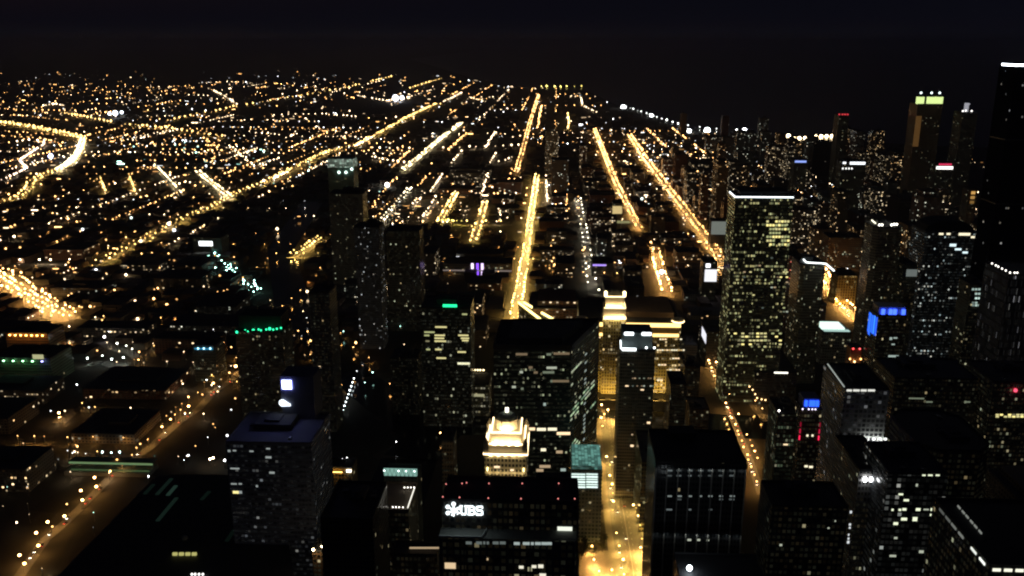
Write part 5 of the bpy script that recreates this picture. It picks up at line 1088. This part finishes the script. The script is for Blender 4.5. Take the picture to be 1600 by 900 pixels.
# scattered lights of the neighbourhoods (region as seen, count, colour mix, brightness, size)
REG = [((0, 185, 460, 330), 260, 'aaawa', 1.0, .8), ((0, 330, 360, 500), 190, 'aaaw', 1.0, 1.05), ((0, 128, 500, 190), 210, 'aawk', .7, .62), ((450, 117, 760, 240), 200, 'aawwk', .8, .66), ((560, 240, 830, 400), 170, 'aaww', .9, .65),
       ((0, 112, 720, 132), 80, 'awk', .35, .6), ((750, 125, 960, 220), 160, 'wkaw', .7, .55), ((840, 205, 1130, 420), 560, 'wawka', .9, .52), ((980, 205, 1300, 330), 340, 'wakk', .6, .42), ((1130, 210, 1600, 340), 190, 'wak', .6, .42),
       ((0, 500, 370, 720), 80, 'waak', .8, .85), ((330, 300, 660, 600), 170, 'wakag', .8, .55), ((1130, 330, 1600, 560), 120, 'wkk', .6, .5), ((180, 220, 420, 260), 60, 'wgk', 1.0, .8), ((400, 250, 600, 310), 90, 'wgkwa', 1.0, .75), ((660, 380, 800, 470), 60, 'wwk', .8, .6), ((0, 640, 260, 900), 26, 'wkg', .5, .5)]
CM = {'a': AMB, 'w': WARM, 'k': WHT, 'g': (.5, 1, .85)}
dots = {}
for (x0, y0, x1, y1), n, mix, br, sz in REG:
    got = 0
    while got < n:
        got += 1
        px, py = R.uniform(x0, x1), R.uniform(y0, y1)
        x, y = onz(px, py, 9)
        dn = mnoise.noise(Vector((x/420, y/600, 1.7)))+.6*mnoise.noise(Vector((x/150, y/210, 5.1)))
        if R.random() > .5+1.3*dn:
            if R.random() < .75: got -= 1
            continue
        u_ = R.random()
        if u_ < .40: x = round(x/61)*61+R.uniform(-4, 4)
        elif u_ < .8: y = round(y/100)*100+R.uniform(-5, 5)
        if inside_lake(x, y): continue
        if not seen(x, y, 9): continue
        c = R.choice(mix); cls = R.choice([0, 0, 1, 1, 2])
        w = proj(x, y, 9)[2]; r = lamp_r(w)*sz*R.uniform(.35, 1.25)
        dots.setdefault((c, cls, br > .6), []).append((x, y, r))
for (c, cls, b_), lst in dots.items():
    m = MB()
    for x, y, r in lst:
        if R.random() < .16 and y > 1500: m.box(x-r*R.uniform(1.5, 4.5), x+r*R.uniform(1.5, 4.5), y-1, y+1, 8.6-r*.35, 8.6+r*.35)
        else: m.octa(x, y, 9, r)
        m.bar((x, y, 0), (x, y, 9-r*.8), .3, .3, 1)
        if cls == 0 and c in 'aw' and y < 2600: q = .9; z9 = 8.9-r; m.poly([(x-q, y-q, z9), (x-q, y+q, z9), (x+q, y+q, z9), (x+q, y-q, z9)], 2)
    L = (7.0, 2.4, .9)[cls]*(1 if b_ else .55)
    tag(m.build('scattered_lights', [emis(CM[c], L, cls == 0), metal, panel(CM[c], 40)]), '%s %s specks of light strewn over the far dark neighbourhoods' % ({'a': 'amber', 'w': 'warm', 'k': 'white', 'g': 'greenish'}[c], ('bright', 'middling', 'faint')[cls]+('' if b_ else ' small')), 'lights', None, 'stuff')
# the plain street grid of the far neighbourhoods
grid = {}
def grid_lamp(x, y, br, mat):
    if inside_lake(x, y) or (y < 1050 and x > -300): return
    p = proj(x, y, 9)
    if p[0] > 1120 and p[1] < 300 and R.random() < .5: return
    if R.random() < (y-3600)/8000: return
    if not (-5 < p[0] < 1605) or p[1] < 112: return
    if mnoise.noise(Vector((x/900, y/1300, 9.3))) < -.22+.16*R.random(): return
    if not seen(x, y, 9): return
    grid.setdefault(mat, []).append((x, y, lamp_r(p[2])*br*R.uniform(.6, 1.1)))
def grid_street(ns, c, a, b, spc, br, mat):
    t = a; on = True; left = R.uniform(150, 700)
    while t < b:
        st_ = spc*R.uniform(.75, 1.3); t += st_; left -= st_
        if left < 0: on = not on; left = R.uniform(200, 900) if on else R.uniform(80, 420)
        if on: grid_lamp(c+R.gauss(0, 2.5) if ns else t, t if ns else c+R.gauss(0, 2.5), br, mat)
for k in range(-17, 9):
    u_ = R.random()
    if u_ < .38: grid_street(True, 188+122*k, 1150, 4300, 24, R.uniform(.5, .72), R.choice('aaaw'))
    elif u_ < .8: grid_street(True, 188+122*k, 1150, 4300, 44, R.uniform(.36, .5), R.choice('aaw'))
for k in range(32):
    u_ = R.random()
    if u_ < .30: grid_street(False, 1150+k*100, -2300, 900, 30, R.uniform(.45, .62), R.choice('aaw'))
    elif u_ < .7: grid_street(False, 1150+k*100, -2300, 900, 50, R.uniform(.34, .46), R.choice('aawwk'))
for k in range(-12, -4): grid_street(True, 188+122*k, 740, 1180, R.choice((30, 44)), R.uniform(.5, .8), R.choice('aaw'))
for k in range(6): grid_street(False, 760+k*75, -1250, -440, R.choice((30, 46)), R.uniform(.45, .7), R.choice('aaw'))
for k in range(44):
    u_ = R.random()
    if u_ < .3: grid_street(True, -8200+k*200, 2400, 9000, 48, R.uniform(.45, .66), R.choice('aaaw'))
    elif u_ < .6: grid_street(True, -8200+k*200, 2400, 9000, 90, R.uniform(.34, .5), R.choice('aaw'))
for k in range(20):
    u_ = R.random()
    if u_ < .35: grid_street(False, 2700+k*310, -8000, 300, 55, R.uniform(.45, .66), R.choice('aaw'))
    elif u_ < .7: grid_street(False, 2700+k*310, -8000, 300, 95, R.uniform(.36, .5), R.choice('aawk'))
for (px0, py0, px1, py1) in ((600, 300, 622, 276), (612, 262, 640, 236), (655, 290, 672, 270), (700, 300, 715, 275), (716, 300, 728, 278), (735, 300, 745, 270), (752, 305, 762, 270), (778, 350, 788, 300), (790, 300, 800, 262), (760, 230, 775, 205), (700, 235, 730, 208), (840, 200, 846, 165), (868, 300, 870, 262), (886, 330, 884, 270), (575, 330, 600, 304), (640, 372, 655, 350), (862, 420, 866, 360)):
    a_, b_ = onz(px0, py0, 9), onz(px1, py1, 9); L_ = math.hypot(b_[0]-a_[0], b_[1]-a_[1]); n_ = int(L_/26); mt_ = R.choice('aaw')
    for i in range(n_):
        if R.random() < .85: x, y = a_[0]+(b_[0]-a_[0])*i/n_+R.gauss(0, 3), a_[1]+(b_[1]-a_[1])*i/n_; grid.setdefault(mt_, []).append((x, y, lamp_r(proj(x, y, 9)[2])*R.uniform(.45, .75)))
FAR_ROWS = [((60, 172, 120, 174, 180, 178), 'a', .7), ((133, 213, 156, 207, 178, 203), 'a', .7), ((125, 243, 180, 241, 240, 243, 320, 241, 400, 239), 'a', .62), ((180, 266, 215, 264, 240, 262), 'a', .5), ((198, 274, 222, 268, 242, 263), 'a', .6), ((180, 287, 230, 285, 300, 285), 'w', .75),
 ((268, 222, 290, 221, 312, 222), 'k', .8), ((320, 216, 335, 228, 347, 237), 'a', .6), ((360, 228, 378, 244, 400, 262), 'w', .55), ((100, 247, 130, 245, 166, 243), 'w', .7), ((-5, 240, 30, 237, 60, 232), 'w', .7), ((8, 260, 35, 262, 60, 258), 'a', .6), ((25, 222, 40, 220, 60, 221), 'w', 1.0),
 ((70, 166, 85, 163, 102, 166), 'w', .9), ((400, 208, 430, 210, 456, 212), 'w', .7), ((400, 260, 422, 252, 442, 246), 'w', .7), ((408, 285, 425, 281, 445, 272), 'w', 1.1), ((484, 141, 520, 140, 552, 138), 'w', .6), ((560, 150, 580, 154, 605, 158, 640, 152), 'w', .7), ((735, 153, 750, 157, 768, 162), 'w', .6),
 ((0, 213, 60, 216, 100, 224), 'a', .7), ((10, 205, 60, 209, 110, 212), 'a', .5), ((190, 226, 260, 226, 340, 228), 'a', .5), ((210, 252, 280, 250, 360, 252), 'a', .55), ((20, 180, 60, 184, 110, 189), 'a', .6), ((0, 170, 40, 172, 80, 178), 'a', .5), ((230, 150, 280, 148, 330, 150), 'w', .5), ((340, 190, 400, 187, 470, 190), 'w', .5), ((360, 200, 430, 198, 500, 202), 'a', .5), ((430, 180, 500, 178, 560, 183), 'w', .55), ((500, 215, 540, 213, 590, 217), 'w', .5), ((310, 130, 360, 128, 400, 131), 'w', .5), ((190, 140, 240, 137, 300, 134), 'a', .45)]
for pts_, mt_, br_ in FAR_ROWS:
    P_ = [onz(pts_[i], pts_[i+1], 9) for i in range(0, len(pts_), 2)]; dist_ = proj(P_[0][0], P_[0][1], 9)[2]
    for p, d in walk_line(P_, dist_*.0075, 2.0):
        if R.random() < .82: grid.setdefault(mt_, []).append((p.x+R.gauss(0, 3), p.y+R.gauss(0, 8), lamp_r(dist_)*br_*R.uniform(.7, 1.15)))
for mat, lst in grid.items():
    m = MB()
    for x, y, r in lst:
        q = R.choice((0, 0, 1, 2)); m.octa(x, y, 9+r, r, q); m.bar((x, y, 0), (x, y, 9), .3, .3, 3)
        if y < 2400: m.poly([(x-.7, y-.7, 8.95), (x-.7, y+.7, 8.95), (x+.7, y+.7, 8.95), (x+.7, y-.7, 8.95)], 4)
    tag(m.build('street_grid_lights', [emis(CM[mat], L) for L in (8, 4, 1.6)]+[metal, panel(CM[mat], 90)]), '%s street lamps in straight rows over the far street grid' % {'a': 'amber', 'w': 'warm', 'k': 'white'}[mat], 'street lights', None, 'stuff')
print('GRID', {k: len(v) for k, v in grid.items()})
# ------------------------------------------------------------------ single lights that stand out
def post_light(px, py, col, r, L, label, hgt=9, name='floodlight_mast', cat='light mast', group=None):
    x, y = onz(px, py, hgt); m = MB(); m.cyl(0, 0, .25, 0, hgt, 6, 1, .6); big = L >= 30
    if r > 1.4 and y < 2500: L *= .35; r *= .85
    if big: L = 14; q = 1.0; m.poly([(-q, -q, hgt-r*1.3), (-q, q, hgt-r*1.3), (q, q, hgt-r*1.3), (q, -q, hgt-r*1.3)], 2)
    m.box(-r, r, -r*.4, r*.4, hgt, hgt+.3, 1); m.ball(0, 0, hgt-r*.2, r, 0, 8, 5)
    o = put(name, m.mesh(name, [emis(col, L, True), metal, panel(col, 420)]), None, (x, y, 0)); tag(o, label, cat, group); return o
for a in SINGLES:
    post_light(*a[:6], *(a[6:] if len(a) > 6 else ()))
for (a, n, col, r, lab, grp) in ROWSL:
    for i in range(n):
        t = i/(n-1); post_light(a[0]+(a[2]-a[0])*t, a[1]+(a[3]-a[1])*t+(0 if r < 2 else R.uniform(-1.5, 3)), col, r*R.uniform(.8, 1.1), 9, lab, 6, 'dock_lamp' if r < 2 else 'pier_lamp', 'lamp', grp)
# railway land: greenish reflections put in as small glowing points on posts
ry = MB()
for i in range(46):
    t = R.random(); px = 325+t*80+R.uniform(-12, 12); py = 392+t*62+R.uniform(-8, 8); x, y = onz(px, py, 7); ry.octa(x, y, 7, R.uniform(.5, 1.2)); ry.bar((x, y, 0), (x, y, 6.5), .2, .2, 1)
tag(ry.build('railway_glints', [emis((.45, 1, .85), 22, True), metal]), 'faint teal glints, put in as glowing points, along the dark railway land', 'lights', None, 'stuff')
# --- trees on the plaza and cars on the golden road
leaf = paint((.06, .075, .03), .8, .5, 2); bark = paint((.09, .07, .05), .9)
def tree_meshes(seed):
    r = random.Random(seed); t = MB(); t.cyl(0, 0, .28, 0, 4, 7, 0, .6)
    for k in range(5):
        a = r.uniform(0, 6.28); t.bar((0, 0, 3.2), (2*math.cos(a), 2*math.sin(a), 5.5+r.random()), .15, .15)
    c = MB()
    for k in range(420):
        a, h = r.uniform(0, 6.28), r.uniform(-1, 1); rr = r.random()**.4*(1+.35*math.sin(3*a+seed)); q = math.sqrt(1-h*h)
        x, y, z = 3.4*rr*q*math.cos(a), 3.4*rr*q*math.sin(a), 6.2+2.8*rr*h; s_ = r.uniform(.25, .55)
        u = Vector((r.gauss(0, 1), r.gauss(0, 1), r.gauss(0, 1))).normalized()*s_; v = u.cross(Vector((r.gauss(0, 1), r.gauss(0, 1), 1))).normalized()*s_*.7; p = Vector((x, y, z))
        c.poly([p-u, p+v, p+u, p-v])
    return t.mesh('trunk', bark), c.mesh('crown', leaf)
TM = [tree_meshes(k) for k in range(3)]
for i, (px, py) in enumerate(((912, 856), (921, 862), (932, 858), (941, 864), (915, 868), (927, 872), (944, 853), (908, 876), (999, 800))):
    x, y = onz(px, py, 0); r_ = empty('plaza_tree', (x, y, 1.08), 'dark leafy plaza tree between lettered tower and golden road' if i < 8 else 'lone dark street tree right of the golden road', 'tree', 'plaza trees' if i < 8 else None)
    a, b_ = TM[i % 3]; s_ = R.uniform(.8, 1.15); put('trunk', a, r_, (0, 0, 0), (s_, s_, s_), R.uniform(0, 6)); put('crown', b_, r_, (0, 0, 0), (s_, s_, s_), R.uniform(0, 6))
def car_mesh(body):
    m = MB(); m.box(-.9, .9, -2.2, 2.2, .35, .85); m.prism([(-.85, -1.4), (.85, -1.4), (.85, 1.0), (-.85, 1.0)], .851, 1.45, 3, None, .8)
    for x in (-.82, .82):
        for y in (-1.4, 1.4):
            b = len(m.v); n = 8
            for sx in (-.1, .1): m.v += [(x+sx, y+.33*math.cos(2*math.pi*i/n), .33+.33*math.sin(2*math.pi*i/n)) for i in range(n)]
            for i in range(n): m.f.append((b+i, b+(i+1) % n, b+n+(i+1) % n, b+n+i)); m.m.append(3)
            m.f += [tuple(range(b+n-1, b-1, -1)), tuple(range(b+n, b+2*n))]; m.m += [3, 3]
    for x in (-.6, .6): m.box(x-.2, x+.2, 2.201, 2.26, .55, .75, 1); m.box(x-.2, x+.2, -2.26, -2.201, .55, .75, 2)
    return m.mesh('car', [body, emis((1, .95, .8), 12, True), emis((1, .05, .03), 5, True), darkm])
CARS = [car_mesh(paint(c, .35, .05)) for c in ((.03, .03, .035), (.35, .35, .36), (.2, .03, .02), (.6, .58, .5))]
CN = ['black', 'silver', 'dark red', 'pale']
gcl = [p for p in walk_line(gr, 11.0, 4.0)]
for i in range(0, len(gcl)-1):
    if R.random() < .45: continue
    p, d = gcl[i]; o = R.choice((-9.2, -5.2, -1.7, 1.7, 5.2, 9.2)); k_ = R.randrange(4)
    x, y = p.x-d.y*o*-1, p.y-d.x*o
    c = put('parked_car' if abs(o) > 9 else 'car', CARS[k_], None, (x, y, .92), None, math.atan2(d.y, d.x)-math.pi/2+(math.pi if o < 0 else 0))
    tag(c, '%s car %s the golden road' % (CN[k_], 'parked along the kerb of' if abs(o) > 9 else 'driving on'), 'car', '%s cars %s' % (CN[k_], 'parked' if abs(o) > 9 else 'driving'))
FC = {}
def far_car(k_, lead):
    if (k_, lead) not in FC:
        m = bpy.data.meshes.new('car'); m = CARS[k_].copy(); m.materials[1] = emis((1, .93, .8), 22); m.materials[2] = emis((1, .06, .03), 8); FC[(k_, lead)] = m
    return FC[(k_, lead)]
for key, n_ in (('golden avenue', 26), ('inner orange street', 16), ('outer orange street', 22), ('right canyon street', 12), ('left lower street', 10), ('left upper street', 10), ('short orange street', 6), ('right side street', 8)):
    row = [r_ for r_ in ST if r_[0] == key][0]; Wp = [onz(*p) for p in row[1]]; pts_ = list(walk_line(Wp, 9.0, 3.0)); si = ST.index(row); q_ = 0
    for p, d in R.sample(pts_, min(len(pts_), n_*3)):
        sg = R.choice((-1, 1)); o = sg*row[2]*R.uniform(.1, .22)*.9; x, y = p.x-d.y*o, p.y+d.x*o
        away = math.atan2(d.y, d.x)-math.pi/2+(math.pi if d.y < 0 else 0)
        right = (o < 0) == (d.y > 0)
        if not seen(x, y, 1.0) or q_ >= n_: continue
        k_ = R.randrange(4); q_ += 1
        c = put('car', far_car(k_, right), None, (x, y, .2+si*.012+.004), None, away if right else away+math.pi)
        tag(c, '%s car %s on the %s' % (CN[k_], 'showing red tail lights' if right else 'coming with headlights on', key), 'car', '%s cars %s on the %s' % (CN[k_], 'leaving' if right else 'coming', key))
# ------------------------------------------------------------------ the air
hm = bpy.data.materials.new('air'); hm.use_nodes = True; nt = hm.node_tree; nt.nodes.clear()
pv_ = nt.nodes.new('ShaderNodeVolumePrincipled'); pv_.inputs['Color'].default_value = (.74, .77, 1, 1); pv_.inputs['Density'].default_value = 4.5e-5
o_ = nt.nodes.new('ShaderNodeOutputMaterial'); nt.links.new(pv_.outputs[0], o_.inputs['Volume'])
tag(MB().box(-S-500, S+500, -3500, S+500, -1.0, 470).build('haze', hm), None, None, None, 'stuff')
